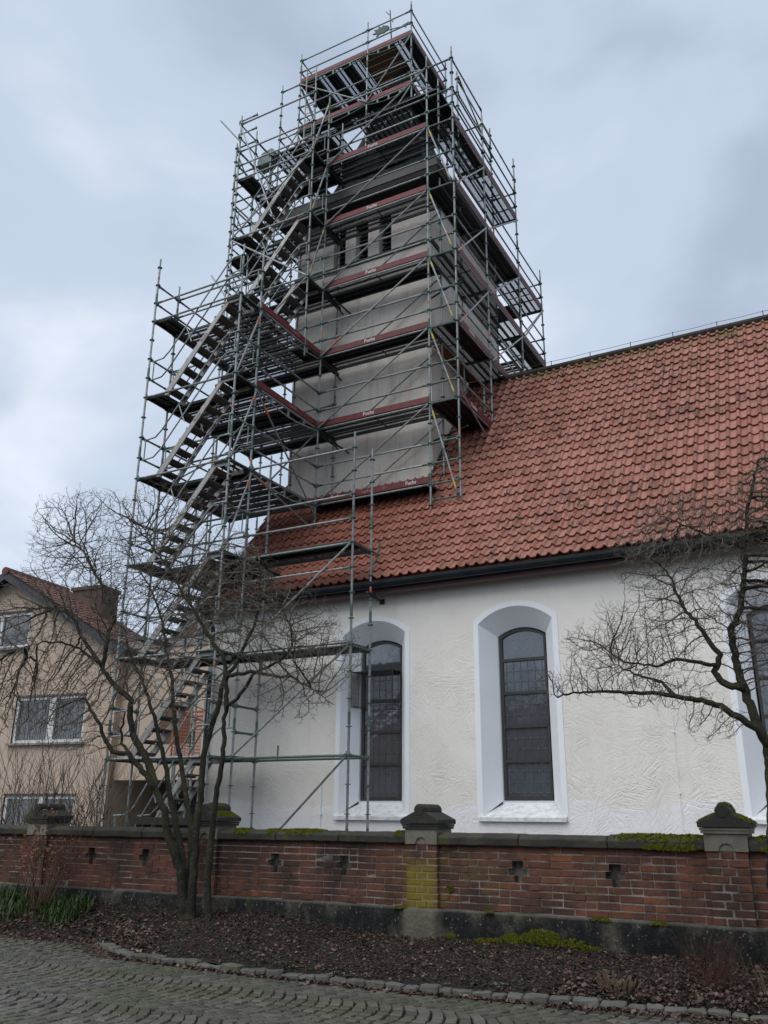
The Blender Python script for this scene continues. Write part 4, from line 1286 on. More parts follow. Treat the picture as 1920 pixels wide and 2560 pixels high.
# walkways behind the stair, reaching to the tower front
for k in (2, 3, 4, 5):
    z = zk(k)
    deck(st_, A, B, yb, yc, z)
    ledger(st_, (A, yb), (A, yc), z); ledger(st_, (B, yb), (B, yc), z); ledger(st_, (A, yc), (B, yc), z, green=True)
    toe(st_, (A + .02, yc - .1), (A + .02, yb + .05), z)
    rails(st_, (A, yb), (A, yc), z)
    m = MB()        # lattice beam bowed below the outer edge
    n = 9
    pts = [(B, yb + (yc - yb) * i / (n - 1), z - .04 - .15 * math.sin(PI * i / (n - 1))) for i in range(n)]
    m.tube(pts, .016, 6)
    for i in (2, 4, 6): m.box((B - .012, pts[i][1] - .03, pts[i][2]), (B + .012, pts[i][1] + .03, z))
    wpart('bowed_ledger', m, 'steel', st_)
for k in (3, 4):
    rails(st_, (B, yb), (B, yc), zk(k))
for k in (4, 5):
    toe(st_, (B, yb + .03), (B, yc - .03), zk(k), [('Fuchs', .56, .13, 'letter_faded')])
toe(st_, (A + .05, yc), (B - .02, yc), zk(3), [('Fuchs', .62, .13, 'letter_faded')])
for k in (0, 1):
    deck(st_, A, B, yb, yb + .73, zk(k)); ledger(st_, (A, yb + .73), (B, yb + .73), zk(k))
for (p, q) in [((A, yb), 0), ((A, yb), 1)]: pass
for k in range(2, 5):
    brace(st_, (B - .05 + .05, yb + .03, zk(k + 1) - .05) if 0 else (B + .02, yb + .03, zk(k + 1) - .06), (B - .02, ya + .05, zk(k) + .04), 2)
brace(st_, (B + .04, yb, zk(4) - .1), (B + .04, yc, zk(3) - .35), 2)
brace(st_, (B + .06, yb, zk(3) - .1), (B + .06, yc, zk(2) + 1.3), 2)
brace(st_, (A - .03, yb, zk(1)), (A - .03, yc, zk(2)), 0)
brace(st_, (A - .03, yb, zk(3)), (A - .03, yc, zk(4)), 0)
brace(st_, (A, yc + .03, zk(3)), (B, yc + .03, zk(4)), 0)
for k in range(0, 3):
    brace(st_, (A, yb + .05, zk(k)), (B, yb + .05, zk(k + 1)), 0)

# ---- 2. front bay standing against the nave wall
fb = thing('facade_scaffold', 'narrow free-standing scaffold bay in front of the leftmost arched church window', 'scaffold', (-9.65, 14.3, .3))
X1 = B + 2.57 + .04
yq = 14.66
std(fb, X1, yb, .32, 8.95); std(fb, X1, yq, .32, 8.85); std(fb, B, yq, .32, 9.2)
std(fb, B + .55, yq, .32, 4.2) if 0 else None
for k in (0, 1, 2):
    z = zk(k)
    ledger(fb, (B, yb), (X1, yb), z, green=(k == 0)); ledger(fb, (B, yq), (X1, yq), z, green=True)
    ledger(fb, (X1, yb), (X1, yq), z, 'transom', True); ledger(fb, (B, yb), (B, yq), z, 'transom', True)
deck(fb, B, X1, yb, yq, zk(1)); deck(fb, B, X1, yb, yq, zk(2))
for h in (.5, 1., 2.): ledger(fb, (B, yb), (X1, yb), zk(2) + h, 'guard_rail')
ledger(fb, (B, yb), (X1, yb), zk(1) + 1.5 - .0, 'guard_rail')
ledger(fb, (B, yb), (B, yq), zk(0) + 1., 'transom', True); ledger(fb, (B, yb), (B, yq), zk(0) + .5, 'transom', True)
brace(fb, (X1 - .04, yb - .04, zk(2) - .03), (B + .04, yb - .04, zk(1) + .05))
brace(fb, (X1 - .04, yb - .04, zk(1) - .03), (B + .04, yb - .04, zk(0) + .05))
brace(fb, (X1 - .04, yb - .04, zk(0) - .03), (B + .25, yb - .04, .45))
m = MB(); m.tube([(X1, yq, zk(2) + .02), (X1, yq + .33, zk(2) + .02), (X1, yq + .33, zk(2) + .30)], .02, 6); m.tube([(X1, yq + .31, zk(2)), (X1, yq, zk(2) - .32)], .018, 6)
wpart('bracket', m, 'steel_green', fb)
m = MB(); m.tube([(X1 + .03, yq - .20, 5.72), (X1 + .03, YC - .0, 5.64)], .024, 8); m.box((X1 - .04, yq - .04, 5.65), (X1 + .07, yq + .04, 5.76)); m.box((X1 - .02, YC - .04, 5.60), (X1 + .08, YC - .005, 5.70))
wpart('wall_tie', m, 'steel_dark', fb)
m = MB(); m.tube([(B, yq, zk(0) + .0), (B + .55, yq, zk(0)), (B + .55, yq, zk(0) + .28)], .02, 6); wpart('bracket', m, 'steel_green', fb)

# ---- 3. scaffold round the tower
tw = thing('tower_scaffold', 'tall multi-level scaffold with red toe boards wrapped around the church tower', 'scaffold', (-10.5, 17, 7.5))
for (x, y, z0, z1) in [(B, yc, 8.05, 21.2), (C, yc, 7.72, 21.0), (D, yc, 8.18, 21.0), (C, yc2, 8.62, 20.9), (B, yc2, 8.62, 20.7),
                       (C, yd, 10.85, 22.4), (D, yd, 10.0, 20.6), (D - .18, yd - .05, 10.35, 11.9), (C, ye, 10.9, 22.4), (D, ye, 11.0, 20.9), (C, yf, 8.0, 18.1), (D, yf, 8.0, 18.1),
                       (A, ys, .32, 20.9), (A, yc, 15.2, 20.95), (B, ys, 12.3, 20.9),
                       (A, yd, .32, 25.9), (A2, yd, .32, 24.9), (A2, ye, .32, 23.0), (A, ye, .32, 25.9), (A, yf, .32, 19), (B, yf, 8.0, 19), (A2, yc, .32, 20.8),
                       (B, yd, 19.2, 25.95), (T3, yd, 20.7, 25.98), (T3, ye, 20.7, 25.95), (B, ye, 19.2, 25.6)]:
    std(tw, x, y, z0, z1)
for k in range(3, 9):
    z = zk(k)
    # front lift
    ledger(tw, (B, yc), (C, yc), z); ledger(tw, (B, yc2), (C, yc2), z, green=True)
    ledger(tw, (C, yc), (D, yc), z, 'transom', True)
    ledger(tw, (B, yc), (B, yc2), z, 'transom', True); ledger(tw, (C, yc), (C, yc2), z, 'transom', True)
    deck(tw, B, C, yc, yc2, z)
    rails(tw, (B, yc), (C, yc), z)
    tx = F1 if k != 3 else [('Fuchs', .19, .12, 'letter_white'), ('Fuchs', .84, .12, 'letter_white'), ('Layher', .47, .12, 'letter_faded')]
    t_ = toe(tw, (B, yc), (C, yc), z, tx)
    if k == 3:      # small square maker's mark beside the lettering
        m = MB()
        for (a, b, c_, d_) in [(0, 0, .012, .085), (.073, 0, .085, .085), (0, .073, .03, .085), (.055, .073, .085, .085), (0, 0, .03, .012), (.055, 0, .085, .012), (.035, .02, .05, .065)]: m.box((a, -.002, b), (c_, 0, d_))
        e = obj('lettering', m.mesh('lettering', 'letter_faded')); e.parent = t_; e.location = (3.07 * .60, -.0165, .055)
    if k > 3:
        deck(tw, A, B, yc + .03, yc2, z)
        ledger(tw, (A, yc2), (B, yc2), z)
    brace(tw, (B + .03, yc - .045, z + .02), (C - .03, yc - .045, z + 1.97), 2 if k in (5,) else 0)
    brace(tw, (B + .8, yc2 + .03, z + .45), (C - .03, yc2 + .03, z + 1.9)) if k < 7 else None
    brace(tw, (C + .04, yc - .045, z + (0 if k > 3 else 0) + (1.96)), (D - .06, yc - .045, z + (.03 if k > 3 else -.35)), 1) if k < 8 else None
    for h in (.5, 1.): ledger(tw, (C, yc), (D, yc), z + h, 'guard_rail', True)
    # inner ties back to the masonry
    if k in (4, 6): 
        m = MB(); m.tube([(B + .35, yc, z - .35), (B + .35, TY0, z - .35)], .024, 8); wpart('wall_tie', m, 'steel_dark', tw)
        m = MB(); m.tube([(D, yc + .5, z - .5), (TX1, yc + .95, z - .5)], .024, 8); wpart('wall_tie', m, 'steel_dark', tw)
    m = MB(); m.box((B - .04, yc, z - .12), (B + .04, yc2 + .12, z - .04)); m.tube([(B, yc2, z - .1), (B + .1, yc2 + .3, z - .3)], .02, 6); wpart('lattice_transom', m, 'steel_dark', tw)
ledger(tw, (C, yc), (D, yc), zk(3) - .38, 'transom', True)
# right-hand side
for k in range(4, 9):
    z = zk(k)
    rows = [(yc, yd), (yd, ye), (ye, yf)]
    for bi, (y0, y1) in enumerate(rows):
        if k == 4 and bi > 0: continue
        if k == 8 and bi > 1: continue
        if k == 5 and bi > 1: continue
        deck(tw, C, D, y0, y1, z, 'y')
        ledger(tw, (C, y0), (C, y1), z); ledger(tw, (D, y0), (D, y1), z)
        ledger(tw, (C, y1), (D, y1), z, 'transom', True)
        rails(tw, (D, y0), (D, y1), z)
        if (k == 4 or k == 5) and bi == 0: t = [('Fuchs', .42, .15, 'letter_white')]
        else: t = []
        toe(tw, (D, y0), (D, y1), z, t)
        if k < 8 and not (k == 4) and not (bi == 2 and k > 6): brace(tw, (D + .045, y0 + .05, z - 0.02), (D + .045, y1 - .05, zk(k + 1) - .04), 2)
        if bi == 2 and k > 5 and k < 8: brace(tw, (D + .045, y1 - .05, z), (D + .045, y0 + .05, z - 1.9), 0)
    if k < 8 and k > 5: rails(tw, (C, yf), (D, yf), z)
rails(tw, (D, yc), (D, yd), zk(8)); rails(tw, (C, ye), (D, ye), zk(8)); rails(tw, (D, yd), (D, ye), zk(8))
for p in ((C, yc), (D, yc)): pass
ledger(tw, (D, yc), (D, yd), zk(9) - .0, 'guard_rail'); ledger(tw, (B, yc), (C, yc), zk(9), 'guard_rail'); ledger(tw, (C, yc), (D, yc), zk(9), 'guard_rail', True)
ledger(tw, (C, yd), (D, yd), zk(9) - .5, 'guard_rail', True); ledger(tw, (C, yd), (C, ye), zk(9) + 1., 'guard_rail'); ledger(tw, (C, yd), (C, ye), zk(9) + 1.5, 'guard_rail')
brace(tw, (C + .04, yd, zk(9) + 1.6), (C + .04, ye, zk(9) + .6), 1)
brace(tw, (D + .04, yd, zk(8) + 1.45), (D + .04, ye, zk(8) + 1.4), 1)
brace(tw, (D + .04, yd, zk(4) - .55), (D + .04, yc + .2, zk(4) + .1), 0)
# left-hand side and back
for k in range(6, 10):
    z = zk(k)
    for (y0, y1) in [(yc, yd), (yd, ye)]:
        if k < 8 or (k == 8 and y0 == yd): deck(tw, A2, A, y0, y1, z, 'y')
        ledger(tw, (A2, y0), (A2, y1), z); ledger(tw, (A, y0), (A, y1), z); rails(tw, (A2, y0), (A2, y1), z)
    ledger(tw, (A2, yc), (A, yc), z, 'transom', True); ledger(tw, (A2, yd), (A, yd), z, 'transom', True)
    rails(tw, (A2, yc), (A, yc), z)
for k in (5, 6, 7):
    deck(tw, A, B, yf - .73, yf, zk(k)); ledger(tw, (A, yf), (B, yf), zk(k)); rails(tw, (A, yf), (B, yf), zk(k))
    deck(tw, B, C, yf - .73, yf, zk(k)); ledger(tw, (B, yf), (C, yf), zk(k)); rails(tw, (B, yf), (C, yf), zk(k))
# upper stair lane
for k in range(5, 9):
    z = zk(k)
    ledger(tw, (A, ys), (B, ys), z)
    for x in (A, B): ledger(tw, (x, ys), (x, yc), z, 'transom', True)
    ledger(tw, (A, yc), (B, yc), z, green=True)
    rails(tw, (A, ys), (A, yc), z)
    deck(tw, A + .02, A + .50, ys + .03, yc - .03, z - .03, 'y'); deck(tw, B - .45, B - .02, ys + .03, yc - .03, z - .03, 'y')
    if k < 8: stair(tw, A + .52, B - .42, ys + .07, yc - .09, z, zk(k + 1))
    if k in (6, 7): brace(tw, (B + .02, yc - .05, zk(k + 1) - .02), (B - .0, ys + .05, z + .05), 1)
rails(tw, (A, ys), (B, ys), zk(8)); rails(tw, (A, yc), (B, yc), zk(8)); ledger(tw, (A, ys), (B, ys), zk(9) - .0, 'guard_rail')
brace(tw, (A - .02, ys - .04, zk(9)), (A + 1.35, ys - .04, zk(7) + .3), 0)
brace(tw, (A - .75, ys - .06, zk(9) + .42), (A + .06, ys - .06, zk(9) - .7), 0)
brace(tw, (A - .60, ys - .06, zk(6) + 1.0), (A + .06, ys - .06, zk(6)), 0)
brace(tw, (B + .03, yc - .05, zk(9) + .2), (B - .02, ys, zk(8) + .05), 1)
for k in range(4, 9):
    rails(tw, (A, yc2), (B, yc2), zk(k)); ledger(tw, (A, yc), (A, yc2), zk(k), 'transom', True)
    std_k = zk(k)
    if k > 4: brace(tw, (A, ys - .05, std_k + (0 if k % 2 else 1.95)), (B, ys - .05, std_k + (1.95 if k % 2 else 0)), 0) if k < 8 else None
    brace(tw, (A - .04, yc, std_k), (A - .04, yd, std_k + 1.95), 0)
    brace(tw, (A2 - .03, yc, std_k + 1.95), (A2 - .03, yd, std_k), 0)
std(tw, A, yc2, .32, 20.8); std(tw, (A + B) / 2, yc2, 8.7, 20.2)
for k in range(5, 9): rails(tw, (A, yc), (B, yc), zk(k))
for k in (9, 10):
    brace(tw, (T3 + .03, yd, zk(k)), (T3 + .03, ye, zk(k + 1) - .05), 0); brace(tw, (B, yd - .04, zk(k) + .02), (T3, yd - .04, zk(k + 1) - .04), 0)
    brace(tw, (A - .03, ye, zk(k)), (A - .03, yd, zk(k + 1) - .05), 0)
# top stages round the spire
for (k, w) in ((10, .73), (11, 0)):
    z = zk(k)
    ledger(tw, (A, yd), (B, yd), z); ledger(tw, (B, yd), (T3, yd), z); ledger(tw, (T3, yd), (T3, ye), z); ledger(tw, (A, yd), (A, ye), z); ledger(tw, (A, ye), (B, ye), z); ledger(tw, (B, ye), (T3, ye), z)
    for (p, q) in [((A, yd), (B, yd)), ((B, yd), (T3, yd)), ((T3, yd), (T3, ye)), ((A, yd), (A, ye)), ((A, ye), (B, ye)), ((B, ye), (T3, ye))]: rails(tw, p, q, z)
    toe(tw, (A, yd), (B, yd), z, [('Fuchs', .55, .15, 'letter_faded')]); toe(tw, (B, yd), (T3, yd), z, [('Fuchs', .55, .15, 'letter_faded')])
    toe(tw, (T3, yd), (T3, ye), z); toe(tw, (A, ye), (A, yd), z)
    for (x0, x1) in ((A, B), (B, T3)):       # bowed bearers with their little stirrups
        m = MB(); n = 9
        pts = [(x0 + (x1 - x0) * i / (n - 1), yd, z - .04 - .14 * math.sin(PI * i / (n - 1))) for i in range(n)]
        m.tube(pts, .016, 6)
        for i in (2, 4, 6): m.box((pts[i][0] - .03, yd - .012, pts[i][2]), (pts[i][0] + .03, yd + .012, z))
        wpart('bowed_ledger', m, 'steel_green', tw)
deck(tw, A, B - .35, yd, ye, zk(11), 'y')
deck(tw, T3 - .66, T3, yd, ye, zk(11), 'y')
deck(tw, A, T3, yd, yd + .65, zk(10)); deck(tw, T3 - .66, T3, yd + .7, ye, zk(10), 'y'); deck(tw, A, A + .66, yd + .7, ye, zk(10), 'y')
deck(tw, A, C, yc2 + .02, yd, zk(9), 'y', skip=(7, 8)); deck(tw, C - .70, C, yd, ye, zk(9), 'y'); deck(tw, A, A + .7, yd, ye, zk(9), 'y')
ledger(tw, (A, yd), (B, yd), zk(9)); ledger(tw, (B, yd), (C, yd), zk(9)); rails(tw, (C, yd), (C, ye), zk(9)); ledger(tw, (B, yd), (C, yd), zk(9) + 1., 'guard_rail')
# timber boards closing the gap round the spire
for i in range(8):
    m = MB(); y = yd + .06 + i * .245; m.box((B - .35, y, zk(11) + .06), (T3 - .66, y + .22, zk(11) + .10))
    if i < 7: wpart('timber_board', m, 'wood', tw)
for i in range(3):
    m = MB(); y = yd + .67 + i * .20; m.box((B - .3, y, zk(10) + .06), (T3 - .68, y + .19, zk(10) + .10)); wpart('timber_board', m, 'wood', tw)
for i in range(3):
    m = MB(); m.box((TX1 + .05 + i * .2, yc2 + .4, zk(6) + .0), (TX1 + .23 + i * .2, yc2 + 3.2, zk(6) + .04)) if 0 else m.box((TX1 + .04, yc2 + .2 + i * 1.1, zk(5) + .06), (C - .02, yc2 + 1.25 + i * 1.1, zk(5) + .09)); wpart('timber_board', m, 'wood', tw)
brace(tw, (A, yd - .04, zk(11) - .02), (B, yd - .04, zk(10) + .05), 2)
brace(tw, (T3, yd - .03, zk(10) + .5), (T3 + .5, yd, zk(10) + .35), 0)
brace(tw, (A, yd + .1, zk(11) - .1), (A + .05, ye, zk(10)), 0)
for x in (A2,):
    ledger(tw, (A2, yd), (A, yd), zk(11), 'transom', False); ledger(tw, (A2, yd), (A, yd), zk(10), 'transom', False); ledger(tw, (A2, yd), (A2, ye), zk(10), 'guard_rail'); ledger(tw, (A2, yd), (A2, ye), zk(10) + .5, 'guard_rail')
# ladder up to the top stage
m = MB()
for dx in (0, .36): m.tube([(A + .55 + dx, yd - .45, zk(9)), (A + .40 + dx, yd - .2, zk(11) + .2)], .02, 6)
for i in range(14):
    t = (i + .5) / 14; m.tube([(A + .55 - .15 * t, yd - .45 + .25 * t, zk(9) + 4.2 * t), (A + .91 - .15 * t, yd - .45 + .25 * t, zk(9) + 4.2 * t)], .013, 5)
wpart('ladder', m, 'alu', tw)
# roof shoes: green spindle feet on rubber pads
for (x, y, z) in [(C, yc, 7.72), (C, yc2, 8.62), (D - .18, yd - .05, 10.35)]:
    m = MB(); m.box((x - .07, y - .11, z - .02), (x + .07, y + .09, z + .015)); m.tube([(x, y, z), (x, y, z + .2)], .03, 8)
    m.tube([(x - .05, y - .22, z - .22), (x, y, z + .05)], .02, 6)
    wpart('base_plate', m, 'hoist_green', tw)
    m = MB(); q = random.Random(int(x * 100)); g = 6
    vs = [(x - .17 + .34 * i / g, y - .20 + .34 * j / g, z - .035 + (j / g - .5) * .45 + q.uniform(-.02, .03)) for i in range(g + 1) for j in range(g + 1)]
    m.add(vs, [(i * (g + 1) + j, (i + 1) * (g + 1) + j, (i + 1) * (g + 1) + j + 1, i * (g + 1) + j + 1) for i in range(g) for j in range(g)])
    wpart('rubber_mat', m, 'plastic_sheet', tw)

# ------------------------------------------------------------------ builder's hoist and roof ladder
ho = thing('material_hoist', 'slim lattice hoist mast with rounded green winch head behind the upper stairs', 'hoist', (A2 + .15, 17.6, 16.8))
m = MB()
hx, hy = A2 + .15, 17.6
cs = [(hx, hy), (hx + .3, hy), (hx + .15, hy + .26)]
for x, y in cs: m.tube([(x, y, 15.1), (x, y, 20.9)], .022, 6)
for i in range(19):
    z = 15.2 + i * .3
    for a, b in ((0, 1), (1, 2), (2, 0)): m.tube([(*cs[a], z), (*cs[b], z + (.3 if i % 2 else 0))], .010, 4)
wpart('mast', m, 'steel', ho)
m = MB(); m.prism([(hx - .12, 20.6), (hx - .12, 20.88), (hx + .04, 21.12), (hx + .42, 21.18), (hx + .5, 21.05), (hx + .5, 20.78), (hx + .3, 20.6)], 1, hy - .14, hy + .2)
o = wpart('winch_head', m, 'hoist_green', ho); bevel_mesh(o.data, .03, 2)
rl_ = thing('roof_ladder', 'grey wooden roof ladder lying on the tiles at the foot of the tower corner', 'ladder', (-8.0, 17.9, 9.6))
m = MB()
for x in (-8.24, -7.94):
    a = Vector((x, 17.05, 8.80)); b = Vector((x + .03, 18.55, 10.90)); m.tube([a, b], .028, 4)
o = wpart('rail', m, 'coping', rl_)
for i in range(8):
    t = (i + .5) / 8
    m = MB(); m.tube([(-8.24 + .03 * t, 17.05 + 1.5 * t, 8.81 + 2.1 * t), (-7.94 + .03 * t, 17.05 + 1.5 * t, 8.81 + 2.1 * t)], .017, 5); wpart('rung', m, 'alu', rl_)

# ------------------------------------------------------------------ neighbouring houses
def lpart(name, mb, mats, parent, smooth=False):
    """mesh in the local axes of a rotated parent"""
    return obj(name, mb.mesh(name, mats, smooth), parent, WL[parent])
hs = thing('house', 'beige rendered house with gable front and white windows behind the left tree', 'house', (-18.63, 18.19, .3))
hs.rotation_euler = (0, 0, math.atan2(.118, .993))
rx, rzz, ex, ez = -4.28, 8.15, .12, 5.68         # ridge, eave (local heights above the yard)
m = MB()
rects = [(-5.5, -3.36, 6.0, 7.10), (-3.48, -.90, 3.18, 4.50), (-3.42, -.90, .55, 1.75)]
bm = bmesh.new()
def hloop(pts):
    vs = [bm.verts.new((x, 0, z)) for x, z in pts]
    return [bm.edges.new((vs[i], vs[(i + 1) % len(vs)])) for i in range(len(vs))]
ed = hloop([(2 * rx - ex, -.1), (ex, -.1), (ex, ez), (rx, rzz), (2 * rx - ex, ez)])
for a, b, c, d in rects: ed += hloop([(a, c), (b, c), (b, d), (a, d)])
bmesh.ops.triangle_fill(bm, use_beauty=True, edges=ed)
quad((ex, 0, -.1), (ex, 2.5, -.1), (ex, 2.5, ez), (ex, 0, ez)); quad((2 * rx - ex, 0, -.1), (2 * rx - ex, 0, ez), (2 * rx - ex, 2.5, ez), (2 * rx - ex, 2.5, -.1))
bm.faces.new([bm.verts.new(p) for p in [(2 * rx - ex, 2.5, -.1), (2 * rx - ex, 2.5, ez), (rx, 2.5, rzz), (ex, 2.5, ez), (ex, 2.5, -.1)]])
bmesh.ops.recalc_face_normals(bm, faces=bm.faces)
me = bpy.data.meshes.new('wall'); bm.to_mesh(me); bm.free(); me.materials.append(MATS['render_tan'])
obj('wall', me, hs, WL[hs])
rf = obj('roof', None, hs, WL[hs])
sl_ = (rzz - ez) / (ex - rx)
m = MB()
for s in (1, -1):
    x1 = rx + s * (ex - rx + .45); z1 = rzz - sl_ * (ex - rx + .45)
    m.add([(rx, -.38, rzz + .10), (x1, -.38, z1 + .10), (x1, 2.7, z1 + .10), (rx, 2.7, rzz + .10), (rx, -.38, rzz + .22), (x1, -.38, z1 + .22), (x1, 2.7, z1 + .22), (rx, 2.7, rzz + .22)],
          [(0, 1, 2, 3), (4, 7, 6, 5), (0, 4, 5, 1), (1, 5, 6, 2)])
lpart('roof_slope', m, ['steel_dark'], rf)
# courses of tiles as real steps on the visible right slope
an = math.atan(sl_)
for i in range(15):
    t0 = i * .335
    xa = rx + t0 * math.cos(an); za = rzz + .235 - t0 * math.sin(an)
    m = MB(); y = -.42
    j = 0
    while y < 2.4:
        xe, zz = xa + .36 * math.cos(an), za - .36 * math.sin(an) + .03
        m.add([(xa, y, za), (xa, y + .28, za), (xe, y + .28, zz), (xe, y, zz), (xe, y, zz - .03), (xe, y + .28, zz - .03), (xa, y + .14, za + .035), (xe, y + .14, zz + .035)], [(0, 6, 7, 3), (6, 1, 2, 7), (3, 7, 2, 5, 4)])
        y += .285; j += 1
    lpart('tile_course', m, 'house_tile', rf)
for i in range(7):
    m = MB(); m.tube([(rx, -.42 + i * .4, rzz + .2), (rx, -.03 + i * .4, rzz + .2)], .13, 10); lpart('ridge_tile', m, 'house_tile', rf)
m = MB()
for s in (1, -1):
    x1 = rx + s * (ex - rx + .45); z1 = rzz - sl_ * (ex - rx + .45)
    m.add([(rx, -.40, rzz + .16), (x1, -.40, z1 + .16), (x1, -.40, z1 - .06), (rx, -.40, rzz - .06), (rx, -.36, rzz + .16), (x1, -.36, z1 + .16), (x1, -.36, z1 - .06), (rx, -.36, rzz - .06)], [(0, 1, 2, 3), (4, 7, 6, 5), (3, 2, 6, 7), (1, 5, 6, 2)])
lpart('verge_board', m, 'wire', rf)
m = MB(); m.box((-3.2, 1.45, 6.0), (-2.05, 2.3, 8.05)); m.box((-3.25, 1.40, 8.05), (-2.0, 2.35, 8.16)); lpart('chimney', m, 'chimney', rf)
for (a, b, c, d) in rects:
    w = obj('window', None, hs, WL[hs])
    m = MB(); y0, y1 = .05, .13; f = .09
    m.box((a, y0, c), (b, y1, c + f)); m.box((a, y0, d - f), (b, y1, d)); m.box((a, y0, c + f), (a + f, y1, d - f)); m.box((b - f, y0, c + f), (b, y1, d - f))
    mid = (a + b) / 2 + .05
    if d < 5: m.box((mid - .11, y0, c + f), (mid + .11, y1, d - f))
    else: m.box((a + .9, y0, c + f), (a + 1.0, y1, d - f))
    lpart('frame', m, 'window_white', w)
    m = MB(); m.add([(a, .11, c), (b, .11, c), (b, .11, d), (a, .11, d)], [(0, 1, 2, 3)]); lpart('pane', m, 'house_glass', w)
    m = MB(); m.box((a - .08, -.12, c - .06), (b + .08, .05, c - .004)); lpart('sill', m, 'concrete', w)
    m = MB(); m.box((a - .03, .0, d), (b + .03, .14, d + .05)); lpart('lintel_shade_strip', m, 'wire', w)  # solid dark bar drawn as the shade line at the window head
    if d < 5:       # net curtains hanging in folds just behind the glass
        m = MB(); n = 36
        for q0, q1 in ((a + f, mid - .11), (mid + .11, b - f)):
            vs = []
            for i in range(n + 1):
                x = q0 + (q1 - q0) * i / n
                hgt = d - f if d > 2 else d - f
                vs += [(x, .104 - .003 + .002 * math.sin(i * 1.3), c + f), (x, .104 - .003 + .002 * math.sin(i * 1.3), c + f + (hgt - c - f) * (.62 + .35 * abs(math.cos(PI * i / n))))]
            m.add(vs, [(2 * i, 2 * i + 2, 2 * i + 3, 2 * i + 1) for i in range(0, n, 2) if i % 6 < 4])
        lpart('net_curtain', m, 'curtain', w)
# annex with open ground floor
ax = thing('house_annex', 'plain beige flat-roofed annex over a dark open ground floor behind the stair tower', 'house', (-18.63, 18.19, .3))
ax.rotation_euler = (0, 0, math.atan2(.118, .993))
m = MB(); m.box((.125, .25, 2.15), (3.15, 4.4, 5.75)); lpart('wall', m, 'render_tan', ax)
m = MB(); m.box((.125, .2, 5.75), (3.25, 4.5, 5.95)); lpart('roof_slab', m, 'concrete', ax)
m = MB(); m.box((.14, 2.2, -.1), (3.15, 2.4, 2.14)); m.box((2.95, .35, -.1), (3.15, 2.2, 2.14)); lpart('back_wall', m, 'render_tan_shaded', ax)
m = MB(); m.box((1.0, 2.1, -.05), (1.75, 2.19, 1.75)); lpart('door', m, 'gutter', ax)
m = MB(); m.box((2.2, 2.1, .6), (2.7, 2.19, 1.6)); lpart('window', m, 'interior_darkness', ax)
m = MB(); m.box((1.5, .22, 3.1), (2.5, .29, 4.2)); lpart('frame', m, 'wood', ax)
# far house: only its roof and chimney show between the poles
fh = thing('far_house', 'distant grey-roofed house with brown chimney seen between the stair flights', 'house', (-28, 31, .3))
m = MB(); m.box((-33, 30, .2), (-25.6, 38, 8.2)); wpart('wall', m, 'render_tan', fh)
m = MB(); m.prism([(29.5, 8.1), (34, 10.2), (38.5, 8.1)], 0, -33.3, -25.9) ; wpart('roof', m, 'concrete', fh)
m = MB(); m.box((-27.5, 30.6, 8.2), (-26.35, 31.5, 10.35)); m.box((-27.55, 30.55, 10.35), (-26.3, 31.55, 10.45)); wpart('chimney', m, 'chimney', fh)
# house across the street (behind the viewer, mirrored in the church panes)
oh = thing('opposite_house', 'white house with red tiled roof across the street, mirrored in the church panes', 'house', (-18, -14, 0))
m = MB(); m.box((-27, -22, -.04), (-9.5, -12, 4.9)); wpart('wall', m, 'white_house', oh)
m = MB(); m.prism([(-11.5, 4.7), (-17, 8.4), (-22.5, 4.7)], 0, -27.4, -9.1); wpart('roof', m, 'house_tile', oh)
for x in range(-26, -10, 3):
    m = MB(); m.box((x, -12.02, 1.2), (x + 1.1, -11.97, 2.6)); wpart('window', m, 'house_glass', oh)
m = MB(); m.box((-14.4, -16.6, 7.5), (-13.6, -15.8, 9.4)); wpart('chimney', m, 'chimney', oh)
# two overhead wires above the house
for i, (z0, z1, lb) in enumerate(((12.55, 11.75, 'upper of two thin overhead wires above the house roof'), (12.40, 11.6, 'lower of two thin overhead wires above the house roof'))):
    m = MB(); m.tube([(-44 + 19 * t / 10, 25.5, z0 + (z1 - z0) * t / 10 - .25 * math.sin(PI * t / 10)) for t in range(11)], .012, 4)
    tag(wpart('overhead_wire', m, 'wire', None), lb, 'wire', 'overhead wires')
# orange mesh-sided pallet cage lifted on the scaffold side
oc = thing('mesh_cage', 'orange steel cage with wire mesh sides standing behind the stair flights', 'cage', (-14.6, 17.0, 2.75))
m = MB(); x0, x1, y0, y1, z0, z1 = -15.15, -14.15, 16.9, 17.7, 2.85, 3.95
for a in (x0, x1):
    for b in (y0, y1): m.tube([(a, b, z0 - .1), (a, b, z1)], .025, 6)
for z in (z0, z1):
    m.tube([(x0, y0, z), (x1, y0, z)], .03, 6); m.tube([(x0, y1, z), (x1, y1, z)], .03, 6); m.tube([(x0, y0, z), (x0, y1, z)], .03, 6); m.tube([(x1, y0, z), (x1, y1, z)], .03, 6)
wpart('frame', m, 'mesh_orange', oc)
m = MB(); m.add([(x0, y0, z0), (x1, y0, z0), (x1, y0, z1), (x0, y0, z1)], [(0, 1, 2, 3)]); m.add([(x0, y1, z0), (x1, y1, z0), (x1, y1, z1), (x0, y1, z1)], [(0, 1, 2, 3)]); m.add([(x0, y0, z0), (x0, y1, z0), (x0, y1, z1), (x0, y0, z1)], [(0, 1, 2, 3)])
wpart('mesh_side', m, 'orange_mesh', oc)
m = MB(); m.box((x0, y0, z0 - .12), (x1, y1, z0 - .05)); wpart('floor', m, 'mesh_orange', oc)
m = MB()
for a in (x0 + .05, x1 - .05):
    for b in (y0 + .05, y1 - .05): m.tube([(a, b, .3), (a, b, z0 - .11)], .03, 6)
wpart('prop', m, 'steel', oc)
